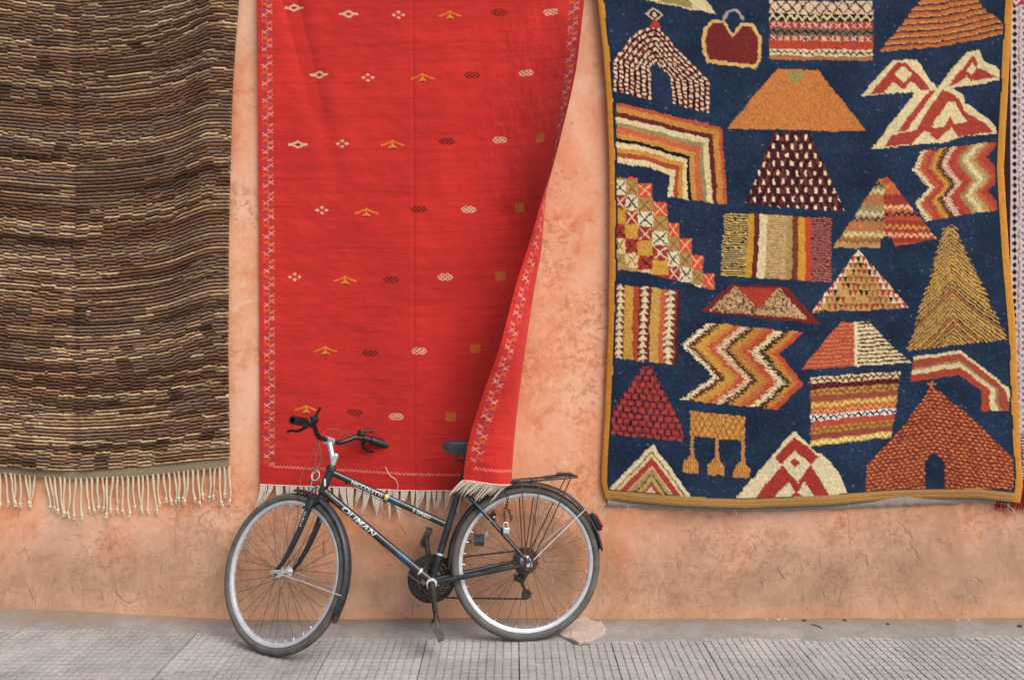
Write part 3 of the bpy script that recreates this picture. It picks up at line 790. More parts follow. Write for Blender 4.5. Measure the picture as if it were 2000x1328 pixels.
    p.line(zF((905, 372), (905, 405)), 3, (206, 120, 70)); p.line(zF((885, 388), (928, 388)), 3, (206, 120, 70))
    return p

# silhouettes of the blue rug in wall units
BL_Y = [-140, 0, 100, 200, 330, 500, 640, 800, 900, 945, 978]; BL_L = [1158, 1164, 1175, 1183, 1188, 1188, 1186, 1180, 1174, 1173, 1181]
BL_R = [1972, 1969, 1965, 1962, 1956, 1964, 1974, 1978, 1983, 1985, 1979]
def rug_blue():
    root = thing('blue_pictorial_rug', (1.4, -0.02, 0.55), 'deep blue wool rug with orange, red and cream tents and triangles, gold edging', 'rug')
    st = 2.05
    rows = int((978 + 140) / st); cols = int(815 / st)
    v = np.linspace(0, 1, rows); u = np.linspace(0, 1, cols)
    U, V = np.meshgrid(u, v)
    Y1 = -140 + V * (978 + 140)
    XL = np.interp(Y1, BL_Y, BL_L); XR = np.interp(Y1, BL_Y, BL_R)
    X = XL + (XR - XL) * U
    botline = np.interp(X, [1175, 1300, 1450, 1600, 1750, 1900, 1985], [975, 984, 990, 985, 976, 971, 980]) - 980
    Y = Y1 + botline * np.clip((Y1 - 700) / 278, 0, 1) ** 2
    p = paint_blue(X, Y); c = p.c
    heath = 0.68 + 0.64 * (0.55 * vnoise(X / 2.9, Y / 2.9, 70) + 0.45 * hash2(np.floor(X / 2.3), np.floor(Y / 2.3), 71)); c *= heath[..., None]
    hz = vnoise(X / 5.5, Y / 5.5, 77); c *= np.stack([0.94 + 0.12 * hz, 0.97 + 0.06 * hz, 1.05 - 0.10 * hz], -1)
    # gold edging and bottom bands
    bw = 10.5 + 2 * vnoise(Y / 20, Y * 0, 3); sk = (X - XL < bw) | (XR - X < bw + 3)
    Yb = Y - (botline + 980); gold = lin((204, 140, 58))
    m = (Yb > -23)
    dk = (X - XL >= bw) & (X - XL < bw + 4) | (XR - X >= bw + 3) & (XR - X < bw + 7)
    c[dk] = lin((28, 44, 56))
    c[m & ~sk] = lin((180, 140, 86)); q = np.clip((Yb + 23) / 23, 0, 1)
    c[m & (q < 0.07)] = lin((60, 50, 46)); c[m & (q > .38) & (q < .5)] = lin((172, 116, 58)); c[m & (q > .70) & (q < .78)] = lin((160, 116, 62)); c[m & (q > .86)] = lin((66, 66, 66))
    c[sk] = gold * (0.85 + 0.3 * vnoise(X / 2.2, Y / 5, 7))[sk][:, None]
    pile = 0.0016 * (hash2(np.floor(X / 2.6), np.floor(Y / 2.6), 21) - 0.5) + 0.010 * (fbm(X / 130, Y / 260, 13) - 0.5)
    edge = np.minimum(np.minimum(X - XL, XR - X) / 9.0, (-Yb) / 9.0)
    puff = -0.006 * np.clip(edge, 0, 1) ** 0.5
    wav = 0.019 * np.sin((X - 1180) / 105.0 + 0.4 + Y / 500.0) * np.clip((Y1 + 200) / 1200, 0, 1) + 0.006 * np.sin(Y / 150.0)
    y = -0.036 + wav + 0.006 * np.sin(X / 47.0 - Y / 210.0) + pile + puff
    y = np.minimum(y, -0.012)
    d = DW + 0 * y
    P = np.stack([(X - 1000) / S, y, HCAM - (Y - 600) / S], -1)
    grid_obj('pile_field', P, M['pile'], root, c, wrap_thick=0.012)
    # grey selvedge peeking out below
    xs = np.linspace(1186, 1972, 130); b = MB(); pts = []
    yb = np.interp(xs, [1175, 1300, 1450, 1600, 1750, 1900, 1985], [975, 984, 990, 985, 976, 971, 980])
    V_ = []
    for i, (x, q) in enumerate(zip(xs, yb)):
        dr = 7 + 4 * vnoise(np.array([x / 12.0]), np.array([3.0]), 5)[0]
        for k, (dy, yy) in enumerate(((-8, -0.016), (dr * .5, -0.020), (dr, -0.014), (dr - 1, -0.008))):
            V_.append(((x - 1000) / S, yy, HCAM - (q + dy - 600) / S))
    b.add(V_, [(i * 4 + k, i * 4 + k + 1, (i + 1) * 4 + k + 1, (i + 1) * 4 + k) for i in range(len(xs) - 1) for k in range(3)])
    b.build('selvedge', M['greyweave'], root)
    for (x0, y0, x1, y1) in ((1182, 982, 1166, 1003), (1228, 986, 1221, 996), (1433, 996, 1438, 1006), (1966, 985, 1981, 1000)):
        b = MB(); a, e = wall_pt(x0, y0, -0.03), wall_pt(x1, y1, -0.02)
        mid = (a + e) / 2 + np.array((0.004, -0.004, 0.002)); b.tube([a, mid, e], 0.0016, 5)
        b.build('loose_thread', M['fringe'], root)
rug_blue()

# ------------------------------------------------------------------ brown rug
def rug_brown():
    root = thing('brown_striped_rug', (-1.9, -0.02, 0.6), 'dark brown and cream ribbed wool rug with knotted tan fringe', 'rug')
    XR_Y, XR_X = [-140, 0, 60, 130, 250, 500, 700, 900, 920], [474, 473, 470, 464, 457, 450, 449, 452, 452]
    bot = lambda x: np.interp(x, [-300, -100, 0, 60, 150, 280, 370, 452], [905, 903, 907, 912, 918, 911, 900, 893])
    cs, rs = 2.7, 1.62
    u = np.linspace(0, 1, int(740 / cs)); Yr = np.arange(-140, 916, rs)
    U, Y0 = np.meshgrid(u, Yr)
    X = -290 + U * (np.interp(Y0, XR_Y, XR_X) + 290)
    # sag of the weft lines
    amp = np.interp(Y0, [-140, 0, 400, 700, 916], [1.1, 1.0, 1.0, 0.9, 0.35])
    sag = np.interp(X, [-290, 0, 90, 160, 230, 300, 345, 380, 415, 440, 476], [-14, 0, 9, 13, 10, 2, -9, -22, -33, -35, -37])
    wob = 3.0 * (fbm(X / 70, Y0 / 70, 3) - .5)
    Ys = Y0 + sag * amp * np.clip((930 - Y0) / 300, 0.0, 1) + (bot(X) - 916) * np.clip((Y0 - 616) / 300, 0, 1) + wob
    # colour by weft row
    pr = 6.8
    reg = fbm(X / 130 + 5, Y0 / 46 + 2, 7, 3)
    chk = reg > 0.475
    wdt = 27 + 3 * (vnoise(Y0 / 60, Y0 * 0, 2) - .5)
    colb = np.floor((X + 300) / wdt + 0.35 * vnoise(Y0 / 9, Y0 * 0, 6))
    ph = np.where(chk & (colb % 2 == 0), 0.5, 0.0)
    w = Y0 / pr + ph + 0.22 * (vnoise(X / 6, Y0 / 6, 9) - .5)
    r = np.floor(w); f = w - r
    seg = np.where(chk, np.floor((colb + 3 * np.floor(6 * hash2(r, r * 0, 14))) / 14), np.floor((X + 300 + 400 * hash2(r, r * 0, 4)) / (120 + 330 * hash2(r, r * 0, 24))))
    h1 = np.where(chk, 0.84 * hash2(r, seg, 1) + 0.16 * hash2(r, colb, 61), 0.9 * hash2(r, seg, 1) + 0.1 * vnoise(X / 25, Y0 / 7, 63)); h2 = hash2(r, seg + 50, 2); band = fbm(Y0 / 38 + 9, X / 400, 12)
    pal = np.array([lin(q) for q in ((100, 76, 60), (126, 100, 80), (154, 128, 102), (180, 154, 122), (208, 186, 152), (132, 112, 102), (132, 98, 74))])
    light = np.clip(h1 * 0.95 + (band - 0.5) * 0.55 + 0.06, 0, 0.999)
    idx = np.select([light < .22, light < .44, light < .58, light < .72, light < .86], [0, 1, 5, 2, 3], 4)
    idx = np.where((h2 > 0.85) & (idx < 3), 6, idx)
    c = pal[idx]
    c = c * np.array((1.02, 0.90, 0.80))
    dark = np.clip(1.5 - 1.5 * np.abs(f - 0.74) / 0.33, 0, 1)  # shade in the gaps between weft ridges, put into the yarn colour
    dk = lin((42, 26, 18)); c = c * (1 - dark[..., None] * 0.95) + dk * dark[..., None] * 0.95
    blk = (chk & (hash2(np.floor((Y0 + 13 * (colb % 2)) / 24), colb, 31) > 0.955)) | ((hash2(r // 2, np.floor((X + 900 * hash2(r // 2, r * 0, 8)) / 170), 17) > 0.965))
    c[blk] = c[blk] * 0.40 + dk * 0.3
    c *= (0.70 + 0.60 * (0.6 * vnoise(X / 3.4, Y0 / 3.0, 40) + 0.4 * hash2(np.floor(X / 2.7), np.floor(Y0 / 1.7), 41)))[..., None]
    # relief of the weft ridges, the folds and the centre crease
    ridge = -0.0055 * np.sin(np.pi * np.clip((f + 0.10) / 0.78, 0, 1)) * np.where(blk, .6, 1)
    fold = -0.030 * np.exp(-((X - (432 - 0.07 * Y0)) / 34.0) ** 2) * np.clip((900 - Y0) / 700, 0.1, 1) - 0.012 * np.exp(-((X - 60) / 90.0) ** 2) + 0.010 * np.exp(-((X - 150) / 12.0) ** 2)
    y = -0.034 + ridge + fold + 0.008 * (fbm(X / 90, Y0 / 200, 23) - .5)
    y = np.minimum(y, -0.014)
    P = np.stack([(X - 1000) / S, y, HCAM - (Ys - 600) / S], -1)
    grid_obj('ribbed_field', P, M['loop'], root, c, wrap_thick=0.016)
    # woven heading band below
    xs = np.linspace(-290, 452, 150); V_ = []
    hb = lambda x: np.interp(x, [-290, 0, 60, 150, 280, 370, 452], [922, 923, 929, 935, 930, 920, 912])
    for x in xs:
        for k, (t, yy) in enumerate(((-0.5, -0.026), (0.1, -0.030), (0.5, -0.031), (0.9, -0.029), (1.0, -0.022))):
            q = bot(x) + (hb(x) - bot(x)) * t
            V_.append(((x - 1000) / S, yy + 0.002 * math.sin(x * .7), HCAM - (q - 600) / S))
    b = MB(); b.add(V_, [(i * 5 + k, i * 5 + k + 1, (i + 1) * 5 + k + 1, (i + 1) * 5 + k) for i in range(len(xs) - 1) for k in range(4)])
    b.build('woven_heading', M['heading'], root)
    rg = random.Random(5); x = -286.0
    lean = 0.0
    while x < 451:
        if 78 < x < 86: x += 10
        L = rg.uniform(50, 68) + (6 if 100 < x < 300 else 0); y0 = hb(x) - 2
        lean = 0.6 * lean + rg.uniform(-6, 6)
        if 62 < x < 78: lean = -9
        if 86 < x < 98: lean = 10
        pts = []; rad = []; n = 9; dp = rg.uniform(-.004, .004); wv = rg.uniform(0, 6)
        for i in range(n):
            t = i / (n - 1)
            q = wall_pt(x + lean * t + 2.2 * math.sin(t * 5 + wv) * t, y0 + L * t, -0.027 + dp * t + 0.012 * t)
            pts.append(q); rad.append(0.0050 * (1 + 0.16 * math.sin(t * 44 + wv)) * (1 - 0.15 * t))
        b = MB(); b.tube(pts, rad, 7); k = pts[-1]
        b.ball(k, 0.0078, 6, sq=(1, .9, 1.15))
        for s_ in range(4):
            e = k + np.array((rg.uniform(-.011, .011), rg.uniform(-.006, .003), -rg.uniform(.014, .026)))
            b.tube([k, (k + e) / 2 + np.array((rg.uniform(-.003, .003), 0, 0)), e], [0.0030, 0.0026, 0.0008], 4)
        b.build('fringe_tassel', M['fringe_brown'], root)
        x += rg.uniform(8.2, 12.2)
rug_brown()

# ------------------------------------------------------------------ red rug
RW0, RW1 = 505.0, 1143.0
RE_Y = [-140, 0, 68, 150, 211, 282, 346, 393, 478, 568, 694, 769, 856, 900, 945]
RE_X = [1146, 1143, 1137, 1128, 1116, 1098, 1082, 1063, 1037, 1007, 974, 945, 917, 908, 903]
RR_Y = [-140, 0, 211, 346, 393, 440, 500, 600, 694, 780, 856, 945]
RR_R = [.45, .42, .36, .27, .22, .17, .135, .150, .160, .145, .130, .125]
Y_BACK = -0.018
def red_rows(v):
    """per row of the cloth: start of the curl, its radius"""
    xe = np.interp(v, RE_Y, RE_X); r = np.interp(v, RR_Y, RR_R)
    tot = (RW1 - RW0) / S; left = (RW0 - 1000) / S + 0.012 * np.clip(v / 945, 0, 1)
    u0 = np.zeros(len(v))
    for i in range(len(v)):
        lo, hi = 0.4, tot
        for _ in range(40):
            md = 0.5 * (lo + hi); px = project(curl_pt(tot, md, r[i], left[i], v[i]))[0]
            if px < xe[i]: lo = md
            else: hi = md
        u0[i] = 0.5 * (lo + hi)
    return u0, r, left
def curl_pt(s, u0, r, left, v):
    if s <= u0: x, y = left + s, Y_BACK
    else:
        a = (s - u0) / r
        if a <= math.pi: x, y = left + u0 + r * math.sin(a), Y_BACK - r * (1 - math.cos(a))
        else: x, y = left + u0 - (s - u0 - math.pi * r), Y_BACK - 2 * r
    return np.array((x, y, HCAM - (v - 600) / S))
RED_LIFT = 0.085
class RedMap:
    def __init__(s):
        s.v = np.linspace(-140, 955, 160); s.u0, s.r, s.left = red_rows(s.v)
        k = np.ones(9) / 9
        pad = lambda a: np.convolve(np.pad(a, 4, mode='edge'), k, 'valid')
        s.u0 = pad(s.u0); s.r = pad(s.r)
    def __call__(s, U, V):
        """U cloth x (wall units from RW0), V cloth y -> world position arrays"""
        u0 = np.interp(V, s.v, s.u0); r = np.interp(V, s.v, s.r); left = np.interp(V, s.v, s.left)
        t = (U - RW0) / S; a = np.clip((t - u0) / r, 0, math.pi); ex = np.clip(t - u0 - math.pi * r, 0, None)
        x = left + np.minimum(t, u0) + r * np.sin(a) - ex
        y = Y_BACK - r * (1 - np.cos(a))
        w = np.clip((V - 250) / 695, 0, 1)
        lift = RED_LIFT * w ** 1.5 * np.clip((t - u0 + 0.10) / 0.55, 0, 1) ** 0.9
        q = np.interp(U, [505, 560, 700, 880, 1143], [945, 947, 952, 957, 950]) - 950
        z = HCAM - (V + q * np.clip((V - 600) / 345, 0, 1) - 600) / S + lift
        flat = np.clip((u0 - t) / 0.25, 0, 1)
        fold1 = 0.024 * np.exp(-((U - (565 + 0.26 * V)) / 24) ** 2) * np.clip(1 - V / 420, 0, 1)
        wav = 0.011 * np.sin((U - 505) / 95.0 + V / 420.0) + 0.006 * np.sin(U / 31.0 + V / 190.0) * np.clip(V / 700, 0, 1) + 0.004 * (fbm(U / 25, V / 18, 33) - .5) + 0.008 * np.sin(U / 57.0 - V / 260.0) * np.clip(V / 900, 0, 1) + 0.006 * (fbm(U / 80, V / 80, 3) - .5)
        seam = 0.0022 * np.exp(-((U - 808) / 3.5) ** 2)
        y = y + (-0.010 + fold1 + wav + seam) * flat + (0.005 * np.sin(V / 33.0 + U / 40.0) + 0.012 * (fbm(U / 26, V / 60, 51) - .5) + 0.004 * (fbm(U / 8, V / 14, 52) - .5)) * (1 - flat)
        y = np.where(flat > 0, np.minimum(y, -0.006), y)
        return np.stack([x, y, z], -1)
RMAP = RedMap()
def rug_red():
    root = thing('red_flatweave_rug', (-0.8, -0.02, 0.6), 'bright red flatwoven rug with small scattered motifs, its corner folded over the saddle', 'rug')
    st = 1.6
    U, V = np.meshgrid(np.arange(RW0, RW1 + 0.1, st), np.arange(-140, 950, st))
    jx = (vnoise(U / 2.5, V / 2.5, 5) - .5) * 1.0; jy = (vnoise(U / 2.5, V / 2.5, 6) - .5) * 1.0
    p = Painter(U + jx, V + jy, (198, 48, 42))
    n = fbm(U / 140, V / 5, 3); p.c *= (0.87 + 0.26 * n)[..., None]; p.c *= (0.86 + 0.28 * fbm(U / 75, V / 90, 13))[..., None]
    ln = vnoise(U * 0 + 3, V / 3.0, 8) * (fbm(U / 50, V / 3, 9)); p.c *= (1 - 0.14 * (ln > 0.52))[..., None]
    cream, orange, dark, gold, pinkc = (226, 178, 146), (224, 128, 46), (92, 28, 24), (190, 110, 44), (232, 150, 130)
    X, Y = p.X, p.Y
    def loc(cx, cy): return X - cx, Y - cy
    def diamond(cx, cy):
        x, y = loc(cx, cy); d = np.abs(x) / 14 + np.abs(y) / 7.5
        p.put((np.abs(d - .8) < .27), cream); p.put(d < .25, dark); p.put((np.abs(np.abs(x) - 15) < 3.2) & (np.abs(y) < 1.8), cream)
    def dots(cx, cy):
        for dx, dy in ((-9, 0), (9, 0), (0, -5.5), (0, 5.5)):
            x, y = loc(cx + dx, cy + dy); p.put((np.abs(x) / 4.6 + np.abs(y) / 3.2) < 1, cream)
    def bird(cx, cy):
        p.line([(cx - 22, cy + 1), (cx - 10, cy - 3), (cx, cy - 8), (cx + 10, cy - 3), (cx + 22, cy + 1)], 2.6, orange)
        p.line([(cx, cy - 9), (cx, cy + 4)], 2.6, orange); p.line([(cx - 6, cy + 5), (cx, cy), (cx + 6, cy + 5)], 2.4, (214, 160, 60)); p.line([(cx - 5, cy + 7), (cx + 5, cy + 7)], 2.0, dark)
    def lattice(cx, cy, col, wx=16, k=1.0):
        x, y = loc(cx, cy); m = (np.abs(x) < wx) & (np.abs(y) < 6.8) & (np.abs(x) / (wx + 6) + np.abs(y) / 11 < 1.0)
        q = (np.abs(((x / 9.6 + .5) % 1) - .5) * 2 + np.abs(((y / 6.8 + .5) % 1) - .5) * 2)
        p.put(m & (np.abs(q - 1) < 0.30 * k), col)
    def square(cx, cy):
        x, y = loc(cx, cy); m = (np.abs(x) < 9.5) & (np.abs(y) < 8.5); q = np.sin(x * 1.1) * np.sin(y * 1.3)
        p.put(m & (q > -0.35), gold)
    for cx, cy in ((575, 17), (682, 31), (624, 148), (582, 284)): diamond(cx, cy)
    for cx, cy in ((780, 34), (720, 155), (669, 283), (629, 412), (574, 541)): dots(cx, cy)
    for cx, cy in ((880, 37), (826, 157), (767, 286), (716, 418), (674, 549), (635, 685), (597, 800)): bird(cx, cy)
    for cx, cy in ((975, 30), (922, 152), (872, 280), (818, 411), (764, 547), (722, 688), (691, 803)): lattice(cx, cy, dark, 16, 1.1)
    for cx, cy in ((1075, 28), (1027, 147), (975, 275), (914, 411), (868, 542), (818, 683), (773, 808)): lattice(cx, cy, cream, 14.5)
    for cx, cy in ((1062, 280), (1014, 410), (975, 541), (925, 680), (877, 808)): square(cx, cy)
    # cross-stitch columns at both sides
    k = 0; y = -134.0
    stc = [(216, 160, 140), (212, 110, 58), (150, 80, 98), (214, 150, 132), (206, 96, 62), (138, 64, 80)]
    while y < 908:
        for x0 in (514, 1112):
            sh = 0
            a, b_ = x0, x0 + 20
            c1, c2 = stc[k % 6], stc[(k * 5 + 2) % 6]
            p.line([(a, y), (a + 10, y + 7)], 1.7, c1); p.line([(a + 10, y), (a, y + 7)], 1.7, (216, 152, 132) if k % 3 == 0 else c1)
            p.line([(a + 10, y + 4), (b_, y + 11)], 1.7, c2); p.line([(b_, y + 4), (a + 10, y + 11)], 1.7, (216, 152, 132) if k % 3 == 1 else c2)
        y += 11.0; k += 1
    xs = np.arange(532, 1124, 3.5)
    p.line([(x, 912 + 0.018 * (x - 532) + (2.4 if i % 2 else -1.6)) for i, x in enumerate(xs)], 1.9, (226, 130, 110))
    p.c[np.abs(X - 808) < 1.6] *= 0.86
    P = RMAP(U, V)
    grid_obj('flatwoven_field', P, M['kilim'], root, p.c)
    # fringe along the bottom, clumped
    rg = random.Random(9); u = 506.0
    end = RW1 - 2
    flat_end = RMAP.u0[-1] * S + RW0
    while u < end:
        clump = rg.choice((3, 4, 5, 6)); cw = clump * 2.4
        fl = u > flat_end - 30
        L = rg.uniform(0.085, 0.14) if not fl else rg.uniform(0.07, 0.11)
        front = u > flat_end + math.pi * 0.5 * RMAP.r[-1] * S
        dx = rg.uniform(-0.03, 0.03) - (0.03 if u < 540 else 0); cu = u + cw / 2
        b = MB()
        for i in range(clump):
            uu = min(end, u + cw * (i + .5) / clump)
            a = RMAP(np.array([uu]), np.array([947.5]))[0]
            q = (i - (clump - 1) / 2) / clump
            pts = []; n = 6; ph = rg.uniform(0, 6); li = L * rg.uniform(.75, 1.08)
            for j in range(n):
                t = j / (n - 1)
                if fl and front: d = np.array((-0.065 * t - 0.01 * q, 0.015 * t - 0.02 * t * q, -li * 0.75 * t ** 1.2))
                elif fl: d = np.array((-0.04 * t, -0.004 * t, -li * 0.9 * t))
                else: d = np.array((dx * t * t - q * cw / S * (1 - math.cos(t * 2.6)) * 0.42, 0.006 * t, -li * t))
                d = d + 0.003 * t * np.array((math.sin(5 * t + ph), 0.5 * math.cos(4 * t + ph), 0))
                pts.append(a + d)
            b.tube(pts, [0.0026, 0.0032, 0.0031, 0.0028, 0.0024, 0.0009], 5)
        b.build('fringe_tassel', M['fringe'], root)
        u += cw + rg.uniform(0.5, 5.5)
    # selvedge cord along the bottom edge
    uu = np.arange(506, end, 4.0); b = MB(); b.tube(RMAP(uu, uu * 0 + 948.5), 0.0022, 5); b.build('edge_cord', M['fringe'], root)
    b = MB(); b.tube([wall_pt(753, 912, -.056), wall_pt(758, 922, -.060), wall_pt(763, 930, -.060), wall_pt(771, 934, -.060), wall_pt(777, 945, -.058), wall_pt(777, 952, -.054), wall_pt(768, 968, -.05), wall_pt(752, 988, -.045)], 0.0016, 5)
    b.build('loose_thread', M['fringe'], root)
    for (uu, vv, du) in ():
        a = RMAP(np.array([float(uu)]), np.array([float(vv)]))[0]; b = MB()
        b.tube([a, a + np.array((-.012, -.008, .006)), a + np.array((-.02, -.01, -.008)), a + np.array((-.024, -.008, -.03))], 0.0016, 5); b.build('loose_thread', M['fringe'], root)
rug_red()

# ------------------------------------------------------------------ fourth rug, mostly out of frame
def rug_fourth():
    root = thing('pale_patterned_rug', (2.6, -0.02, 0.55), 'pale lilac rug with tiny diamond weave and red fringe beside the blue rug', 'rug')
    U, V = np.meshgrid(np.arange(1948, 2420, 2.0), np.arange(-140, 940, 2.0))
    p = Painter(U + vnoise(U / 3, V / 3, 2) - .5, V + vnoise(U / 3, V / 3, 3) - .5, (188, 166, 164)); X, Y = p.X, p.Y
    q = np.abs(((X / 12.5) % 1) - .5) * 2 + np.abs(((Y / 12.5) % 1) - .5) * 2
    p.put(np.abs(q - 1) < 0.24, (214, 202, 200)); p.put(q < 0.3, (110, 74, 88)); p.put(np.abs(q - .55) < .10, (120, 90, 110))
    m = X < 1984; p.put(m, (206, 186, 178)); w = (Y / 14) % 1; p.put(m & (np.abs(X - 1977) < 5.0 * np.abs(w - .5) * 2), (40, 26, 28)); p.put(X < 1969, (60, 30, 34)); p.put((X > 1984) & (X < 1986), (120, 90, 96))
    t = Y < 14; p.put(t, (156, 60, 70)); p.put(t & (np.abs(Y - 4 - zig(X, 22, 6)) < 2.4), (220, 196, 196))
    lo = (Y > 846) & (X > 1984); p.put(lo, (200, 178, 184)); p.put(lo & (((Y - 846) / 6 % 1) < .45), (84, 46, 92)); g = lo & (Y > 862) & (Y < 905) & ((X / 20 % 1) < .6); p.put(g, (60, 46, 110)); p.put(g & ((X / 20 % 1) < .4) & (((Y + X) / 9 % 1) < .5), (220, 206, 210))
    y = -0.018 + 0.006 * (fbm(U / 90, V / 120, 6) - .5); y = np.minimum(y, -0.011) + 0.001
    P = np.stack([(U - 1000) / S, y, HCAM - (V - 600) / S], -1)
    grid_obj('woven_field', P, M['fourth'], root, p.c, wrap_thick=0.006)
    rg = random.Random(2); x = 1950.0
    while x < 2418:
        b = MB()
        for i in range(7):
            xx = x + i * 2.2; a = wall_pt(xx, 936, -0.018); e = wall_pt(xx - 5 + rg.uniform(-4, 3), 992 + rg.uniform(-4, 6), -0.016)
            b.tube([a, (a + e) / 2 + np.array((rg.uniform(-.004, .004), -.004, 0)), e], [0.0038, 0.0040, 0.0020], 5)
        b.build('fringe_tassel', M['red_fringe'], root); x += 16.5
rug_fourth()

# ------------------------------------------------------------------ bicycle
BR0 = ground_pt(1030, 1251)
BF0 = ground_pt(553, 1284); BF0[1] = -0.345
E1 = unit(BF0 - BR0); NW = np.array((-E1[1], E1[0], 0.0)); NW = NW if NW[1] > 0 else -NW
LEAN = math.radians(7)
UPV = np.array((0, 0, 1.0)) * math.cos(LEAN) + NW * math.sin(LEAN)
LAT = np.cross(E1, UPV); LAT = LAT if LAT[1] < 0 else -LAT       # towards the street
CAMP = np.array((0, -DW, HCAM))
def W(s, h, t=0.0): return BR0 + E1 * s + UPV * h + LAT * t
def B(px, py, t=0.0):
    """point of the bicycle's own plane (shifted sideways by t) seen at a photograph pixel"""
    r = np.array(((px - 1000) / F, 1.0, -(py - 600) / F)); o = BR0 + LAT * t
    return CAMP + r * (np.dot(o - CAMP, LAT) / np.dot(r, LAT))
def rotv(v, k, a): return v * math.cos(a) + np.cross(k, v) * math.sin(a) + k * np.dot(k, v) * (1 - math.cos(a))

bike = thing('bicycle', tuple((BR0 + BF0) / 2), 'black and blue city bicycle leaning on the wall with its front wheel turned in', 'bicycle')
WR = 0.340

def wheel(c, axis, fwd, name):
    w = part_empty(name, bike); upw = np.cross(axis, fwd); upw = upw if upw[2] > 0 else -upw
    n = 96
    prof = []
    for i in range(14):
        a = 2 * math.pi * i / 14
        prof.append((WR - 0.0185 + 0.0185 * math.cos(a), 0.0170 * math.sin(a)))
    b = MB(); b.lathe(prof, c, axis, n, closed=True)
    for k in range(0):      # tread blocks
        for sd in (-1, 1):
            a = 2 * math.pi * (k + (0.5 if sd > 0 else 0)) / n; d = fwd * math.cos(a) + upw * math.sin(a); tg = -fwd * math.sin(a) + upw * math.cos(a)
            b.box(c + d * (WR - 0.0035) + axis * 0.0068 * sd, tg * 0.0075, axis * 0.004, d * 0.0030)
    b.build('tyre', M['rubber'], w)
    b = MB(); b.lathe([(0.3045, -0.0115), (0.306, -0.0095), (0.2985, -0.0085), (0.2985, 0.0085), (0.306, 0.0095), (0.3045, 0.0115), (0.294, 0.0110), (0.2885, 0.006), (0.288, 0.0), (0.2885, -0.006), (0.294, -0.0110)], c, axis, n, closed=True)
    b.build('rim', M['alu'], w)
    return w, upw

def spokes(w, c, axis, fwd, upw, halfl=0.033, halfr=0.033, fr=0.021, seed=1):
    rg = random.Random(seed)
    for i in range(36):
        sd = 1 if i % 2 else -1; ah = 2 * math.pi * i / 36; cross = 0.62 if (i // 2) % 2 else -0.62
        d0 = fwd * math.cos(ah + cross) + upw * math.sin(ah + cross); d1 = fwd * math.cos(ah) + upw * math.sin(ah)
        p0 = c + d0 * fr + axis * sd * (halfl if sd > 0 else halfr); p1 = c + d1 * 0.290 + axis * sd * 0.002
        b = MB(); b.tube([p0, p1], 0.0011, 5)
        b.tube([p1, p1 - unit(p1 - p0) * 0.014], 0.0019, 5, m=1)
        b.build('spoke', [M['rusty'], M['alu']], w)

def hub(w, c, axis, half, axle, fl=0.021):
    b = MB(); b.lathe([(0.001, -axle), (0.0055, -axle), (0.0055, -half - .006), (fl + .003, -half - .003), (fl + .004, -half + .001), (0.012, -half + .010), (0.011, 0), (0.012, half - .010), (fl + .004, half - .001), (fl + .003, half + .003), (0.0055, half + .006), (0.0055, axle), (0.001, axle)], c, axis, 20)
    for s_ in (-1, 1): b.lathe([(0.001, s_ * (axle - .001)), (0.009, s_ * (axle - .001)), (0.009, s_ * (axle - .008)), (0.001, s_ * (axle - .008))], c, axis, 6)
    b.build('hub', M['alu'], w)

def fender_arc(c, axis, fwd, upw, rad, a0, a1, half, n, name, mat):
    m = bpy.data.objects
    b = MB(); V = []; K = 7
    for i in range(n + 1):
        a = a0 + (a1 - a0) * i / n; d = fwd * math.cos(a) + upw * math.sin(a)
        for k in range(K):
            q = (k / (K - 1)) * 2 - 1; ang = q * 1.25
            V.append(c + d * (rad - 0.013 * (1 - math.cos(ang)) * 1.45) + axis * half * math.sin(ang) / math.sin(1.25))
    b.add(V, [(i * K + k, i * K + k + 1, (i + 1) * K + k + 1, (i + 1) * K + k) for i in range(n) for k in range(K - 1)])
    o = b.build(name, mat, bike)
    md = o.modifiers.new('thickness', 'SOLIDIFY'); md.thickness = 0.0016; md.offset = 0
    return o

# --- rear wheel
RC = W(0.0, WR)
rw, rup = wheel(RC, LAT, E1, 'wheel'); rw['label'] = 'rear wheel with gear cassette and chain'
hub(rw, RC, LAT, 0.030, 0.068)
spokes(rw, RC, LAT, E1, UPV, seed=2)
b = MB()
for i, (r_, t_) in enumerate(((0.060, -.031), (0.054, -.0355), (0.047, -.040), (0.040, -.0445), (0.034, -.049), (0.029, -.0535))):
    pr = []
    nT = int(r_ * 2 * math.pi / 0.0127)
    V = []
    for k in range(nT * 4):
        a = 2 * math.pi * k / (nT * 4); rr = r_ + (0.0022 if k % 4 in (1, 2) else -0.0022); d = E1 * math.cos(a) + UPV * math.sin(a)
        V += [RC + d * rr + LAT * (t_ - .001), RC + d * rr + LAT * (t_ + .001), RC + d * .018 + LAT * (t_ - .001), RC + d * .018 + LAT * (t_ + .001)]
    nn = nT * 4; Fq = []
    for k in range(nn):
        a_, c_ = k * 4, ((k + 1) % nn) * 4
        Fq += [(a_, c_, c_ + 1, a_ + 1), (a_ + 1, c_ + 1, c_ + 3, a_ + 3), (a_, a_ + 2, c_ + 2, c_)]
    b.add(V, Fq)
b.build('cassette', M['steel'], rw, smooth=False)
b = MB(); b.lathe([(0.024, .030), (0.050, .0315), (0.052, .032), (0.050, .033), (0.024, .032)], RC, -LAT, 40, closed=True)
b.build('spoke_protector', M['black'], rw)

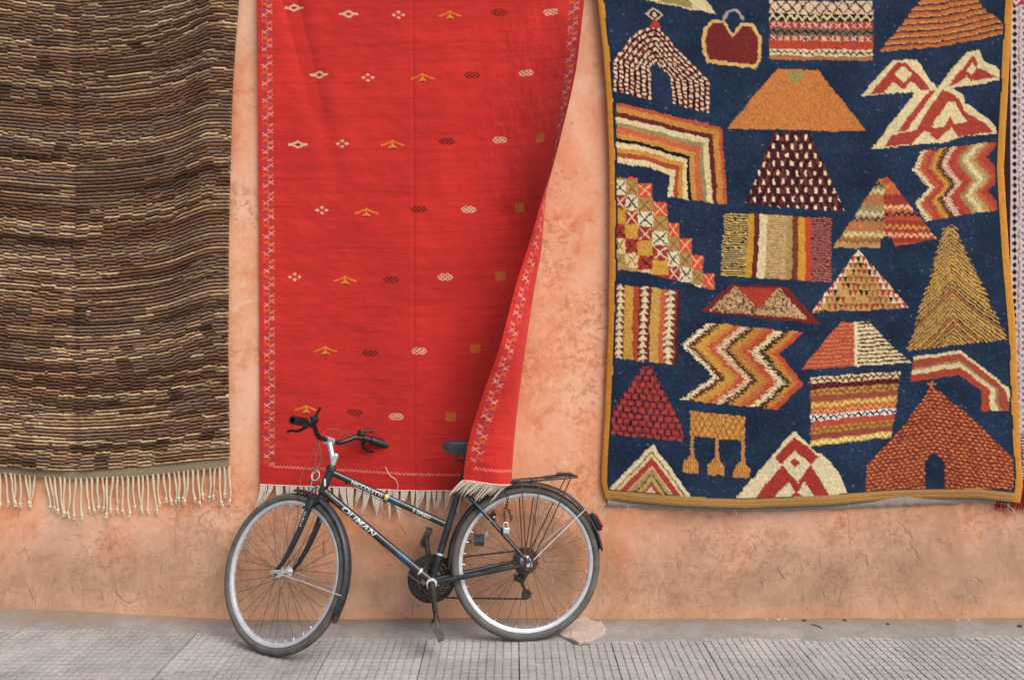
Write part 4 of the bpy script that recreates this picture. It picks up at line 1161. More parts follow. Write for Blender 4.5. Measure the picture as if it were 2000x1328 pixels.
# --- front end
HA = math.radians(70); STEER = math.radians(34)
HM = B(639, 936)
DN = E1 * math.cos(HA) - UPV * math.sin(HA); FWD0 = E1 * math.sin(HA) + UPV * math.cos(HA)
sg = 1 if np.dot(rotv(FWD0, DN, .3), LAT) < 0 else -1
FW = rotv(FWD0, DN, sg * STEER); AX = rotv(LAT, DN, sg * STEER); FUP = np.cross(AX, FW); FUP = FUP if FUP[2] > 0 else -FUP
th_ = np.linspace(0, 2 * math.pi, 361)
ring = WR * (np.outer(np.cos(th_), FW) + np.outer(np.sin(th_), FUP))
base0 = HM + FW * 0.045; LFORK = -(base0[2] + ring[:, 2].min()) / DN[2]
FC = base0 + DN * LFORK
fwl, fup = wheel(FC, AX, FW, 'wheel'); fwl['label'] = 'front wheel turned towards the wall'
hub(fwl, FC, AX, 0.030, 0.062)
spokes(fwl, FC, AX, FW, FUP, 0.030, 0.030, seed=3)
def H(d, f=0.0, l=0.0): return HM + DN * d + FW * f + AX * l      # steered coordinates: down the axis, forward, to the left
# quick release lever
b = MB(); b.tube([FC + AX * .060, FC + AX * .072, FC + AX * .076 + FW * -.016 + FUP * .012, FC + AX * .070 - FW * .045 + FUP * .022], [.006, .007, .005, .004], 8); b.lathe([(.001, .07), (.010, .07), (.011, .062), (.001, .060)], FC, AX, 12)
b.build('axle_lever', M['silver'], fwl)

# --- frame
frame = None
fb = MB()
HT, HB = HM - DN * 0.052, HM + DN * 0.062
fb.tube([HT, HB], 0.0185, 16)
fb.lathe([(0.0185, 0), (0.021, .002), (0.021, .010), (0.0185, .012)], HT, DN, 18); fb.lathe([(0.0185, 0), (0.021, -.002), (0.021, -.010), (0.0185, -.012)], HB, DN, 18)
BBP = B(843, 1135); STT = B(899, 948)
TT0, TT1 = B(645, 921), B(869, 1023); DT0, DT1 = B(628, 955), BBP
fb.tube([TT0, TT1], 0.0150, 14); fb.tube([DT0, DT1], 0.0172, 14); fb.tube([BBP, STT], 0.0155, 14)
fb.lathe([(0.001, -.036), (0.0205, -.036), (0.0205, .036), (0.001, .036)], BBP, LAT, 18)
for s_ in (-1, 1):
    fb.tube([BBP + LAT * .026 * s_, BBP * .62 + RC * .38 + LAT * .038 * s_, RC + LAT * .060 * s_ + E1 * .012], [.0125, .0115, .0075], 10)
    fb.tube([STT - UPV * .012 + LAT * .017 * s_, STT * .75 + RC * .25 + LAT * .032 * s_, RC + LAT * .060 * s_ + UPV * .014], [.0082, .0082, .0072], 10)
    fb.box(RC + LAT * .060 * s_ + E1 * .004 + UPV * .002, E1 * .016, LAT * .0028, UPV * .018)
fb.tube([STT * .72 + RC * .28 - LAT * .034, STT * .72 + RC * .28 + LAT * .034], .0065, 8)
frame = fb.build('frame', M['paint'], bike)
b = MB(); b.lathe([(0.0158, 0), (0.0195, 0), (0.0195, .018), (0.0158, .018)], STT - unit(STT - BBP) * .006, unit(STT - BBP), 16); b.tube([STT + LAT * .028, STT - LAT * .03], .0045, 8); b.box(STT - E1 * .018, E1 * .012, LAT * .010, UPV * .009)
b.build('seat_clamp', M['steel'], frame)

def decal(text, A_, B_, rad, t0, size, shear, name, mat=None, up_flip=False, squash=1.0, wrap_off=0.0):
    """lettering wrapped on the street side of a tube running from A_ to B_"""
    cu = bpy.data.curves.new(name, 'FONT'); cu.body = text; cu.size = size; cu.shear = shear; cu.space_character = 1.02; cu.offset = size * 0.018; cu.resolution_u = 3
    to = bpy.data.objects.new(name, cu); link(to)
    dg = bpy.context.evaluated_depsgraph_get(); me = to.evaluated_get(dg).to_mesh()
    bmt = bmesh.new(); bmt.from_mesh(me); bmesh.ops.triangulate(bmt, faces=bmt.faces[:])
    for _ in range(2):
        bmesh.ops.subdivide_edges(bmt, edges=[e_ for e_ in bmt.edges if e_.calc_length() > 0.004], cuts=1); bmesh.ops.triangulate(bmt, faces=bmt.faces[:])
    bmt.verts.index_update()
    vs = [(v.co.x * squash, v.co.y) for v in bmt.verts]; fs = [tuple(v_.index for v_ in f_.verts) for f_ in bmt.faces]; bmt.free()
    to.evaluated_get(dg).to_mesh_clear(); bpy.data.objects.remove(to); bpy.data.curves.remove(cu)
    A_, B_ = np.array(A_), np.array(B_); ax = unit(B_ - A_); side = unit(LAT - ax * np.dot(LAT, ax)); upd = np.cross(side, ax); upd = upd if upd[2] > 0 else -upd
    V = []
    for x, y in vs:
        a = (y - size * 0.36) / rad + wrap_off
        V.append(A_ + ax * (t0 + x) + (rad + 0.0009) * (math.cos(a) * side + math.sin(a) * upd))
    mb = MB(); mb.add(V, fs); o = mb.build(name, mat or M['white'], frame, smooth=False); return o, (max(v[0] for v in vs) if vs else 0)

def band(A_, B_, rad, t0, t1, name, mat):
    ax = unit(np.array(B_) - np.array(A_)); mb = MB(); mb.lathe([(rad + .0004, t0), (rad + .0004, t1)], A_, ax, 18); return mb.build(name, mat, frame)
ttl = np.linalg.norm(TT1 - TT0)
decal('NICCOLETTI', TT0, TT1, 0.0150, 0.105, 0.0220, 0.0, 'maker_lettering', squash=1.18)
band(TT0, TT1, 0.0150, 0.268, 0.284, 'gold_band', M['gold']); band(TT0, TT1, 0.0150, 0.2845, 0.340, 'blue_band', M['bluepaint'])
decal('5 SPEED', TT0, TT1, 0.0150, 0.405, 0.0215, 0.0, 'speed_lettering', squash=1.15)
decal('OLIMAN', DT0, DT1, 0.0172, 0.120, 0.034, 0.25, 'model_lettering', squash=1.45)
dtl = np.linalg.norm(DT1 - DT0)
band(DT0, DT1, 0.0172, dtl * .68, dtl * .80, 'blue_band', M['bluepaint']); band(DT0, DT1, 0.0172, dtl * .885, dtl * .90, 'silver_band', M['alu'])
band(BBP, STT, 0.0155, 0.118, 0.128, 'silver_band', M['alu'])
b = MB()
for k in range(2): b.box(HM + DN * (0.004 + .016 * k) + LAT * .0175 + E1 * (.006 - .006 * k), E1 * .004, LAT * .002, UPV * .008)
b.build('head_badge', M['white'], frame, smooth=False)
b = MB()
for q in (.14, .47): b.box(TT0 + (TT1 - TT0) * q - UPV * .018, E1 * .006, LAT * .004, UPV * .005)
b.build('cable_stop', M['black'], frame)

# --- fork
fk = MB(); CR = 0.098
fk.tube([H(0.066), H(CR + .010)], .0165, 12)
fk.box(H(CR), FW * .016, AX * .050, DN * .013)
for s_ in (-1, 1):
    pts = [H(CR - .004, 0, .046 * s_), H(CR + .05, 0, .050 * s_), H(CR + .14, .002, .052 * s_), H(CR + .22, .010, .052 * s_), H(CR + .29, .026, .052 * s_), FC + AX * .053 * s_ - DN * .004]
    fk.tube(pts, [.0150, .0150, .0135, .0120, .0100, .0080], 12)
    fk.box(FC + AX * .053 * s_, FW * .010, AX * .0028, DN * .013)
fork = fk.build('fork', M['paint'], bike)
b = MB()
for k in range(7): b.box(H(CR + .055 + .010 * k, -.003 + .0012 * (k % 3), .0640), DN * (.0020 + .001 * (k % 2)), FW * (.0034 - .0008 * (k % 3)), AX * .0012)
b.build('fork_lettering', M['white'], fork, smooth=False)

# --- mudguards
fender_arc(FC, AX, FW, FUP, 0.357, math.radians(74), math.radians(188), 0.0245, 60, 'mudguard', M['fender'])
fender_arc(RC, LAT, E1, UPV, 0.357, math.radians(-4), math.radians(173), 0.0265, 80, 'mudguard', M['fender'])
b = MB()
for s_ in (-1, 1):
    a = math.radians(174); e = FC + 0.352 * (FW * math.cos(a) + FUP * math.sin(a)) + AX * .024 * s_
    b.tube([FC + AX * .058 * s_, (FC + e) / 2 + AX * (.040 * s_) + FUP * .004, e], .0020, 6)
b.build('mudguard_stay', M['alu'], bike)
b = MB()
for s_ in (-1, 1):
    a = math.radians(140); e = RC + 0.352 * (E1 * math.cos(a) + UPV * math.sin(a)) + LAT * .026 * s_
    b.tube([RC + LAT * .064 * s_, e], .0021, 6)
    b.tube([e, e + (E1 * math.cos(a) + UPV * math.sin(a)) * .008], .0024, 6)
b.build('mudguard_stay', M['alu'], bike)
a = math.radians(187); e = FC + 0.352 * (FW * math.cos(a) + FUP * math.sin(a))
b = MB(); b.box(e - FUP * .018, AX * .014, FW * .003, FUP * .018, taper=1.2); b.build('mud_flap', M['leaf'], bike)

# --- brakes
b = MB()
for s_ in (-1, 1):
    b.tube([H(CR + .045, .018, .043 * s_), H(CR - .02, .026, .040 * s_), H(CR - .045, .03, .030 * s_)], [.0085, .0075, .005], 8)
    b.box(H(CR + .030, .030, .020 * s_), FW * .006, AX * .006, DN * .018)
    b.ball(H(CR + .045, .032, .045 * s_), .0065, 6)
b.tube([H(CR - .045, .03, .03), H(CR - .05, .034, 0), H(CR - .045, .03, -.03)], .002, 5)
b.build('brake', M['black'], bike)
b = MB(); q = STT * .56 + RC * .44
for s_ in (-1, 1):
    b.box(q + LAT * .034 * s_ + (E1 * .010 - UPV * .006) * -1, E1 * .014, LAT * .006, UPV * .010)
    b.tube([q + LAT * .030 * s_, q + LAT * .040 * s_ + UPV * .03 - E1 * .026], [.007, .005], 8)
b.build('brake', M['black'], bike)
b = MB(); b.ball(q + LAT * .042, .0055, 6); b.ball(q + LAT * .04 - E1 * .018 + UPV * .014, .005, 6); b.ball(STT - E1 * .022 - UPV * .008 + LAT * .03, .006, 6)
b.build('brake_bolt', M['silver'], bike)

# --- stem, bar
CL = H(-0.158, 0.068, 0); AXB = rotv(AX, DN, sg * math.radians(11)); FWB = rotv(FW, DN, sg * math.radians(11))
b = MB(); b.lathe([(0.0185, .014), (0.0225, .011), (0.0225, -.004), (0.018, -.012), (0.0125, -.016)], HT, DN, 20)
b.build('headset', M['steel'], bike)
b = MB(); b.tube([H(-0.055), H(-0.112)], [.0118, .0125], 14); b.tube([H(-0.112), H(-.119)], [.0125, .007], 14)
b.tube([H(-.082, .002), H(-.115, .030), CL], [.0125, .0120, .0135], 12)
b.tube([CL - AXB * .020, CL + AXB * .020], .0185, 16)
b.build('stem', M['silver'], bike)
def HBp(l, u, k): return CL + AXB * l * 1.02 - DN * u - FWB * k      # left, up, back
bar = [HBp(s_ * l, u, k) for s_, seq in ((1, ((.300, .056, .105), (.22, .058, .064), (.155, .056, .033), (.118, .046, .018), (.085, .018, .006), (.055, .002, 0))), (-1, ((.055, .002, 0), (.085, .018, .006), (.118, .046, .018), (.155, .056, .033), (.22, .058, .064), (.300, .056, .105)))) for (l, u, k) in seq]
b = MB(); b.tube(bar, .0112, 12, cap=False); b.build('handlebar', M['black'], bike)
for s_ in (1, -1):
    g0, g1 = HBp(s_ * .188, .057, .049), HBp(s_ * .302, .056, .106); gd = unit(g1 - g0)
    pr = [(.0115, 0), (.0205, .001), (.0210, .006)] + [(.0182 + .0012 * (i % 2), .008 + i * .006) for i in range(18)] + [(.0190, .119), (.0195, .124), (.0175, .128), (.0105, .128), (.0095, .118), (.0095, .09)]
    b = MB(); b.lathe(pr, g0, gd, 18); b.build('handlebar_grip', M['black'], bike)
    # brake lever
    c0 = HBp(s_ * .165, .056, .038); fwd_l = unit(FWB * .55 + DN * .85)
    b = MB(); b.lathe([(.0112, -.012), (.0165, -.012), (.0165, .012), (.0112, .012)], c0, gd, 14)
    b.tube([c0, c0 + fwd_l * .028 + gd * .006], [.013, .011], 10)
    b.tube([c0 + fwd_l * .026, c0 + fwd_l * .052 + gd * .022, c0 + fwd_l * .060 + gd * .050, c0 + fwd_l * .056 + gd * .085, c0 + fwd_l * .068 + gd * .112], [.0078, .0072, .0062, .0058, .0062], 8)
    b.build('brake_lever', M['black'], bike)
    # thumb shifter
    c1 = HBp(s_ * .140, .054, .026)
    b = MB(); b.lathe([(.001, -.010), (.018, -.010), (.020, -.004), (.020, .008), (.014, .014), (.001, .014)], c1 - DN * .020, unit(-DN + FW * .2), 16)
    b.lathe([(.0112, -.009), (.0160, -.009), (.0160, .009), (.0112, .009)], c1, gd, 14)
    tl = unit(-DN * (1.0 if s_ > 0 else .25) - FW * .25 + (gd * .55 if s_ < 0 else gd * .1))
    b.tube([c1 - DN * .026, c1 - DN * .028 + tl * .03, c1 - DN * .028 + tl * .052], [.0075, .0062, .0068], 8)
    b.build('gear_shifter', M['black'] if s_ > 0 else M['steel'], bike)

def curve_pts(ctrl, n=26):
    C_ = [np.array(c) for c in ctrl]; C_ = [2 * C_[0] - C_[1]] + C_ + [2 * C_[-1] - C_[-2]]; out = []
    for i in range(1, len(C_) - 2):
        for t in np.linspace(0, 1, n // (len(C_) - 3) + 2, endpoint=False):
            a, b_, c, d = C_[i - 1:i + 3]
            out.append(.5 * ((2 * b_) + (-a + c) * t + (2 * a - 5 * b_ + 4 * c - d) * t * t + (-a + 3 * b_ - 3 * c + d) * t ** 3))
    out.append(C_[-2]); return out
def cable(ctrl, r=.0016, mat='cable', name='cable'):
    mb = MB(); mb.tube(curve_pts(ctrl), r, 5); return mb.build(name, M[mat], bike)
LB = HBp(.165, .056, .038) + FW * .03 + DN * .015; RB = HBp(-.165, .056, .038) + FW * .03 + DN * .015
cable([LB, HBp(.10, .035, -.03), HBp(.03, .01, -.045), H(-.06, .085, .02), H(.04, .075, .01), H(CR - .05, .034, 0)])
cable([RB, HBp(-.10, .05, -.04), HBp(-.02, .03, -.075), H(-.04, .125, .01), H(.05, .12, .03), H(CR - .02, .05, .03)])
cable([HBp(.140, .06, .02), HBp(.08, .03, -.02), H(-.08, .05, .03), H(-.02, .052, .03), DT0 + LAT * .02 + (DT1 - DT0) * .10])
cable([HBp(-.140, .06, .02), HBp(-.08, .05, -.02), H(-.05, .07, 0), H(-.01, .05, .03), DT0 + LAT * .018 + (DT1 - DT0) * .12])
# coiled spare loop of outer cable by the head tube
lc = H(.0, .038, .03); lp = [lc + .021 * (FW * math.cos(a) * .9 - DN * math.sin(a)) + AX * .002 * a for a in np.linspace(0.3, 6.9, 24)]
b = MB(); b.tube(lp + [lc + DN * .05 + FW * .01, H(CR - .04, .05, .02)], .0024, 6); b.build('cable_loop', M['paper'], bike)
b = MB(); b.tube([H(CR - .055, .05, .02), H(CR - .085, .055, .022)], .0055, 8); b.ball(H(CR - .058, .052, .022), .009, 6); b.build('cable_adjuster', M['greyplastic'], bike)
# cables along the frame
cable([DT0 + LAT * .018 + (DT1 - DT0) * .12 - UPV * .004, DT0 * .5 + DT1 * .5 - UPV * .021, DT1 - UPV * .024, RC + E1 * .05 - LAT * .05 - UPV * .03], .0012)
cable([TT0 * .86 + TT1 * .14 - UPV * .024, TT0 * .53 + TT1 * .47 - UPV * .024, TT1 - UPV * .02, q + UPV * .03], .0014)

# --- drivetrain
def chainwheel(c, r_, t_, name, parent, arms=False):
    mb = MB(); nT = int(2 * math.pi * r_ / 0.0127); nn = nT * 4; V = []; ri = r_ - 0.016
    for k in range(nn):
        a = 2 * math.pi * k / nn; rr = r_ + (0.0025 if k % 4 in (1, 2) else -0.0025); d = E1 * math.cos(a) + UPV * math.sin(a)
        V += [c + d * rr + LAT * (t_ - .0012), c + d * rr + LAT * (t_ + .0012), c + d * ri + LAT * (t_ - .0012), c + d * ri + LAT * (t_ + .0012)]
    Fq = []
    for k in range(nn):
        a_, c_ = k * 4, ((k + 1) % nn) * 4
        Fq += [(a_, c_, c_ + 1, a_ + 1), (a_ + 1, c_ + 1, c_ + 3, a_ + 3), (a_, a_ + 2, c_ + 2, c_), (a_ + 2, a_ + 3, c_ + 3, c_ + 2)]
    mb.add(V, Fq); return mb.build(name, M['steel'], parent, smooth=False)
cs = part_empty('crankset', bike)
chainwheel(BBP, .098, -.052, 'chainring', cs); chainwheel(BBP, .080, -.047, 'chainring', cs); chainwheel(BBP, .062, -.042, 'chainring', cs)
b = MB(); b.lathe([(.099, -.056), (.106, -.057), (.108, -.058), (.106, -.060), (.090, -.060), (.090, -.058)], BBP, LAT, 48, closed=True); b.build('chain_guard', M['black'], cs)
b = MB()
for k in range(5):
    a = 2 * math.pi * k / 5 + .4; d = E1 * math.cos(a) + UPV * math.sin(a); b.tube([BBP - LAT * .050, BBP + d * .088 - LAT * .050], [.010, .006], 6)
b.build('spider', M['steel'], cs)
b = MB(); b.lathe([(.012, .034), (.0235, .034), (.0245, .040), (.0235, .046), (.013, .047), (.012, .046)], BBP, LAT, 24); b.build('bearing_cup', M['alu'], cs)
cdir = unit(B(853, 1210, .07) - B(843, 1138, .07)); CRL = .172
def crank(s_, dr):
    mb = MB(); o0 = BBP + LAT * .060 * s_; o1 = o0 + dr * CRL + LAT * .012 * s_
    mb.tube([o0 - dr * .012, o0, o0 + dr * .06, o0 + dr * .13, o1 - dr * .01, o1 + dr * .012], [.012, .0165, .0125, .0110, .0125, .010], 10, flat=(LAT, .72)); mb.lathe([(.001, .010), (.011, .010), (.014, .004), (.014, -.006)], o0, LAT * s_, 14)
    mb.build('crank_arm', M['steel'], cs); return o1
PL = crank(1, cdir); PR = crank(-1, -cdir)
def pedal(o1, s_, fwd_p, upp):
    p_ = part_empty('pedal', bike); mb = MB(); ax_ = LAT * s_
    mb.tube([o1, o1 + ax_ * .10], .0062, 8); mb.build('spindle', M['steel'], p_)
    mb = MB()
    for q_ in (-1, 1): mb.box(o1 + ax_ * .058 + fwd_p * .034 * q_, fwd_p * .006, ax_ * .042, upp * .015)
    for q_ in (.020, .045, .072, .096): mb.box(o1 + ax_ * q_, fwd_p * .036, ax_ * .005, upp * .013)
    mb.build('platform', M['pedal'], p_, bevel=.0015)
    mb = MB()
    for q_ in (-1, 1): mb.box(o1 + ax_ * .058 + fwd_p * .0412 * q_, fwd_p * .002, ax_ * .022, upp * .006)
    mb.build('reflector', M['black'], p_)
pf = unit(E1 * -.42 - UPV * .9); pedal(PL, 1, pf, unit(np.cross(LAT, pf)))
pf2 = unit(E1 * .40 - UPV * .88); pedal(PR, -1, pf2, unit(np.cross(LAT, pf2)))
b = MB(); JP = B(1028, 1160, -.045); J1 = B(1016, 1128, -.05)
b.tube([RC - UPV * .022 - E1 * .0 - LAT * .062, J1 + LAT * -.012, J1], [.009, .011, .009], 8); b.tube([J1, JP], [.008, .006], 8)
for c_ in (J1 + E1 * -.004, JP): b.lathe([(.004, -.004), (.022, -.004), (.0235, 0), (.022, .004), (.004, .004)], c_, LAT, 18)
b.box(J1 + E1 * .012, E1 * .016, LAT * .012, UPV * .012)
b.tube([JP, JP - E1 * .03 + UPV * .006], [.005, .002], 6)
b.build('derailleur', M['steel'], bike)
b = MB()
def chain_run(a, c):
    L_ = np.linalg.norm(c - a); n_ = int(L_ / .0127); d = (c - a) / n_; u_ = unit(d)
    for i in range(n_):
        b.box(a + d * (i + .5), u_ * .0066, LAT * (.0040 if i % 2 else .0026), np.cross(u_, LAT) * (.0036 if i % 2 else .0030))
def arc_run(c, r_, a0, a1, t_):
    n_ = int(abs(a1 - a0) * r_ / .0127) + 1
    P_ = [c + r_ * (E1 * math.cos(a0 + (a1 - a0) * i / n_) + UPV * math.sin(a0 + (a1 - a0) * i / n_)) + LAT * t_ for i in range(n_ + 1)]
    for p0, p1 in zip(P_[:-1], P_[1:]): chain_run2(p0, p1)
def chain_run2(p0, p1):
    u_ = unit(p1 - p0); b.box((p0 + p1) / 2, u_ * .0062, LAT * .0034, np.cross(u_, LAT) * .0036)
TR = .080
chain_run(BBP + UPV * TR - LAT * .047, RC + UPV * .047 - LAT * .040); arc_run(BBP, TR, math.pi / 2, -math.pi / 2, -.047)
chain_run(BBP - UPV * TR - LAT * .047, JP - UPV * .021); arc_run(RC, .047, math.pi / 2, math.pi * 1.25, -.040)
chain_run(RC + .047 * (E1 * math.cos(3.9) + UPV * math.sin(3.9)) - LAT * .040, J1 - E1 * .024); 
b.build('chain', M['steel'], bike, smooth=False)

# --- saddle
b = MB(); SN = B(864, 868); ns = 18; K = 15; V = []
sdir = unit(-E1 * 1.0 + UPV * .035)
for i in range(ns):
    t = i / (ns - 1); c_ = SN + sdir * (.255 * t)
    hw = np.interp(t, [0, .04, .12, .3, .5, .7, .85, .96, 1], [.006, .014, .019, .023, .032, .055, .068, .062, .040])
    tp = np.interp(t, [0, .04, .15, .5, .8, 1], [.000, .010, .016, .013, .022, .016]); dp = np.interp(t, [0, .04, .2, .5, .8, 1], [.010, .022, .034, .040, .038, .020])
    for k in range(K):
        a = math.pi * (-.12 + 1.24 * k / (K - 1)); x_ = math.cos(a) * hw; y_ = math.sin(a)
        V.append(c_ + LAT * x_ + UPV * ((tp if y_ > 0 else dp) * (y_ if y_ > 0 else y_ * 2.6) + (0 if y_ > 0 else 0) - (dp * .5) * (1 - max(0, y_)) ** 2))
Fq = [(i * K + k, i * K + k + 1, (i + 1) * K + k + 1, (i + 1) * K + k) for i in range(ns - 1) for k in range(K - 1)]
Fq += [(i * K, (i + 1) * K, (i + 1) * K + K - 1, i * K + K - 1) for i in range(ns - 1)] + [tuple(range(K)), tuple((ns - 1) * K + k for k in range(K))]
b.add(V, Fq); sad = b.build('saddle', M['vinyl'], bike)
ST2 = STT + unit(STT - BBP) * .115
b = MB(); b.tube([STT - unit(STT - BBP) * .03, ST2], .0128, 12); b.build('seat_post', M['steel'], bike)
b = MB(); sm_ = SN + sdir * .15 - UPV * .030
b.box(ST2, E1 * .018, LAT * .020, UPV * .014)
for s_ in (-1, 1): b.tube([SN + sdir * .10 - UPV * .012, ST2 + LAT * .020 * s_ + E1 * .06, ST2 + LAT * .022 * s_ - E1 * .03, SN + sdir * .235 - UPV * .012 + LAT * .03 * s_], .0036, 6)
b.build('saddle_rail', M['steel'], sad)

# --- luggage rack
rk = part_empty('luggage_rack', bike)
R0_, R1_ = B(996, 940), B(1116, 930); b = MB()
for s_ in (-1, 1): b.tube([R0_ + LAT * .035 * s_, R0_ * .8 + R1_ * .2 + LAT * .055 * s_, R1_ + LAT * .055 * s_, R1_ + LAT * .040 * s_ - E1 * .02 , R1_ - E1 * .024], .0048, 8)
for q_ in (.05, .35, .65, .97): c_ = R0_ + (R1_ - R0_) * q_; b.tube([c_ + LAT * .054, c_ - LAT * .054], .0042, 8)
b.tube([R0_ - UPV * .002, R0_ + E1 * .05 - UPV * .030], .005, 8)
b.build('rack_frame', M['fender'], rk)
b = MB(); c0, c1 = R0_ * .45 + R1_ * .55 + UPV * .009, R1_ + UPV * .010
for s_ in (-1, 1): b.tube([c0 - UPV * .004 + LAT * .025 * s_, c1 + LAT * .028 * s_], .0045, 8)
b.tube([c1 + LAT * .03, c1 - LAT * .03], .0055, 8); b.box(c1 + E1 * .035 + UPV * .002, E1 * .03, LAT * .03, UPV * .0045)
b.build('spring_clip', M['black'], rk)
for s_ in (-1, 1):
    for q_ in (.16, .46, .96):
        c_ = R0_ + (R1_ - R0_) * q_ + LAT * .056 * s_; e = RC + LAT * .066 * s_ + (E1 * (.5 - q_) * .02)
        b = MB(); b.tube([c_, c_ * .8 + e * .2 + LAT * .006 * s_, e], .0027, 6); b.build('rack_strut', M['rusty'] if q_ < .9 else M['steel'], rk)
# --- tail light
tl_ = part_empty('tail_light', bike); a = math.radians(152); d = E1 * math.cos(a) + UPV * math.sin(a); tg = E1 * -math.sin(a) + UPV * math.cos(a); c_ = RC + d * .366
b = MB(); b.box(c_ + tg * .004, d * .011, LAT * .020, tg * .042, taper=.85); b.build('housing', M['black'], tl_, bevel=.004)
b = MB(); b.box(c_ + d * .0145 + tg * .006, LAT * .021, tg * .033, d * .0055, taper=.9); b.build('lens', M['redplastic'], tl_, bevel=.003)
# --- bottle dynamo on the far stay
b = MB(); d0 = B(912, 1057, -.06); d1 = B(944, 1056, -.06); dx_ = unit(d1 - d0)
b.tube([d0 - dx_ * .02, d0 + dx_ * .022], .0055, 8); b.tube([B(926, 1056, -.06), d1], [.020, .0235], 14); b.box(B(936, 1053, -.06), dx_ * .022, LAT * .018, UPV * .020)
dyn = b.build('dynamo', M['greyplastic'], bike)
b = MB(); b.tube([d1 + UPV * .012, B(950, 1045, -.06), B(953, 1034, -.06)], [.007, .0085, .0065], 8); b.build('dynamo_roller', M['silver'], dyn)

# ------------------------------------------------------------------ chain lock
lk0 = B(990, 968, .03); lock = thing('chain_lock', tuple(B(988, 1050, .045)), 'steel chain and small padlock hanging from the bicycle rack over the rear wheel', 'lock')
path = [B(986, 952, .045), B(987, 962, .048), B(991, 972, .046), B(990, 984, .045), B(986, 996, .045), B(985, 1008, .046), B(987, 1018, .046)]
path2 = [B(991, 990, .040), B(995, 1000, .041), B(998, 1010, .042), B(997, 1020, .043)]
for pth in (path, path2):
    cp = curve_pts(pth, 40); L_ = np.cumsum([0] + [np.linalg.norm(a_ - b_) for a_, b_ in zip(cp[1:], cp[:-1])]); n_ = int(L_[-1] / .0135)
    for i in range(n_):
        s_ = (i + .5) * .0135; c_ = np.array([np.interp(s_, L_, [p_[k] for p_ in cp]) for k in range(3)]); e_ = np.array([np.interp(min(L_[-1], s_ + .004), L_, [p_[k] for p_ in cp]) for k in range(3)]); u_ = unit(e_ - c_ + np.array((0, 0, -1e-5)))
        w_ = unit(np.cross(u_, LAT)) if i % 2 else unit(LAT - u_ * np.dot(LAT, u_))
        mb = MB(); mb.tube([c_ + u_ * .0095 * math.cos(a) + w_ * .0055 * math.sin(a) for a in np.linspace(0, 2 * math.pi, 10, endpoint=False)], .0020, 5, closed=True); mb.build('chain_link', M['steel'], lock)
pc = B(988, 1036, .048); b = MB(); b.box(pc, LAT * .007, E1 * .0165, UPV * .0125); b.build('padlock_body', M['silver'], lock, bevel=.003)
b = MB(); b.box(pc + E1 * .016, LAT * .0082, E1 * .005, UPV * .014); b.build('padlock_cover', M['black'], lock, bevel=.002)
b = MB(); b.tube([pc + UPV * .010 + E1 * .010 * 1] + [pc + UPV * (.026 + .010 * math.sin(a)) + E1 * .010 * math.cos(a) for a in np.linspace(0, math.pi, 9)] + [pc + UPV * .010 - E1 * .010], .0028, 7); b.build('shackle', M['alu'], lock)

# ------------------------------------------------------------------ slab under the rear wheel, litter
def slab():
    pts = [(1092, 1240), (1110, 1222), (1138, 1201), (1158, 1214), (1172, 1215), (1182, 1226), (1180, 1236), (1150, 1255), (1132, 1256)]
    rg = random.Random(4); p2 = []
    for i, (x, y) in enumerate(pts):
        x2, y2 = pts[(i + 1) % len(pts)]
        for t in (0, .33, .66): p2.append((x + (x2 - x) * t + rg.uniform(-1.6, 1.6), y + (y2 - y) * t + rg.uniform(-.8, .8)))
    pts = p2
    G = [ground_pt(x, y + 4) for x, y in pts]
    b = MB(); n_ = len(G); top = [(g[0], g[1], .015 + .003 * math.sin(i * 2.1)) for i, g in enumerate(G)]
    cx = np.mean(np.array(top), 0); ins = [tuple(cx + (np.array(t) - cx) * rg.uniform(.90, .96) + np.array((0, 0, .003))) for t in top]; bot = [(g[0], g[1], 0.003) for g in G]
    b.add(bot + top + ins, [(i, (i + 1) % n_, n_ + (i + 1) % n_, n_ + i) for i in range(n_)] + [(n_ + i, n_ + (i + 1) % n_, 2 * n_ + (i + 1) % n_, 2 * n_ + i) for i in range(n_)] + [tuple(range(2 * n_, 3 * n_))])
    o = b.build('stone_slab', M['stone'], smooth=False)
    o['label'] = 'flat pale broken stone slab lying behind the bicycle rear wheel'; o['category'] = 'stone'
slab()
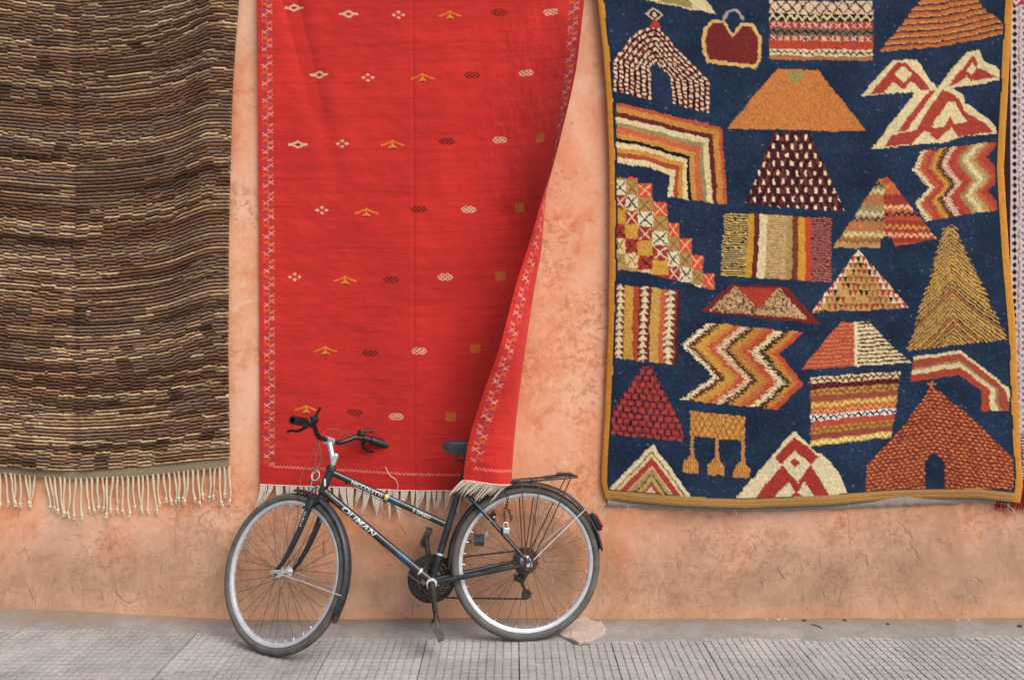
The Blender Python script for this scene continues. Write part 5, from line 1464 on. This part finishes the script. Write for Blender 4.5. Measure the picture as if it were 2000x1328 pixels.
def lump(px, py, r, mat, name, label, cat, seed, sq=(1, .8, .6)):
    rg = random.Random(seed); g = ground_pt(px, py); b = MB(); zz = 0.010 + r * sq[2] * .8
    b.ball((g[0], g[1], zz), r, 6, sq=sq)
    b.v = [(p_[0] + rg.uniform(-.25, .25) * r, p_[1] + rg.uniform(-.2, .2) * r, p_[2] + rg.uniform(-.15, .15) * r) for p_ in b.v]
    o = b.build(name, mat, smooth=False); o['label'] = label; o['category'] = cat; return o
def set_group(os, g):
    for o in os: o['group'] = g
CL_ = 'dirt clods along the wall'
for i, (x, y, r, lb) in enumerate((
        (25, 1192, .011, 'larger of two dark dirt clods lying together below the brown rug'),
        (76, 1190, .009, 'smaller of two dark dirt clods lying together below the brown rug'),
        (268, 1198, .007, 'tiny lone dark dirt clod below the brown rug fringe'),
        (527, 1207, .009, 'dark dirt clod seen through the bicycle front wheel spokes'),
        (1571, 1217, .009, 'dark dirt clod right beside the end of the thin twig'),
        (1650, 1217, .009, 'dark dirt clod under the single pale scrap past the twig'),
        (1734, 1224, .008, 'lone dark dirt clod on the mortar below the wave-striped rug motif'),
        (1992, 1228, .010, 'dark dirt clod at the wall foot below the red fringe of the pale rug'))):
    o = lump(x, y, r, M['leaf'], 'dirt_clod', lb, 'clod', i); o['group'] = CL_
for i, (x, y, r, lb) in enumerate((
        (1498, 1214, .006, 'tiny pale scrap in the row of three before the twig'),
        (1521, 1214, .008, 'tiny pale scrap in the row of three before the twig'),
        (1534, 1213, .006, 'tiny pale scrap in the row of three before the twig'),
        (1645, 1206, .006, 'single tiny pale scrap above a dark dirt clod past the twig'),
        (1870, 1215, .006, 'tiny pale scrap in the pair below the tiled house motif of the blue rug'),
        (1892, 1215, .006, 'tiny pale scrap in the pair below the tiled house motif of the blue rug'))):
    o = lump(x, y, r, M['paper'], 'paper_scrap', lb, 'litter', 40 + i, (1.2, .8, .35)); o['group'] = 'pale scraps along the wall'
a_, c_ = ground_pt(1584, 1224), ground_pt(1607, 1231); b = MB(); b.tube([a_ + (0, 0, .012), (a_ + c_) / 2 + (0, 0, .017), c_ + (0, 0, .010)], .0022, 5)
o = b.build('twig', M['leaf']); o['label'] = 'short thin dark twig lying on the mortar by the wall'; o['category'] = 'twig'
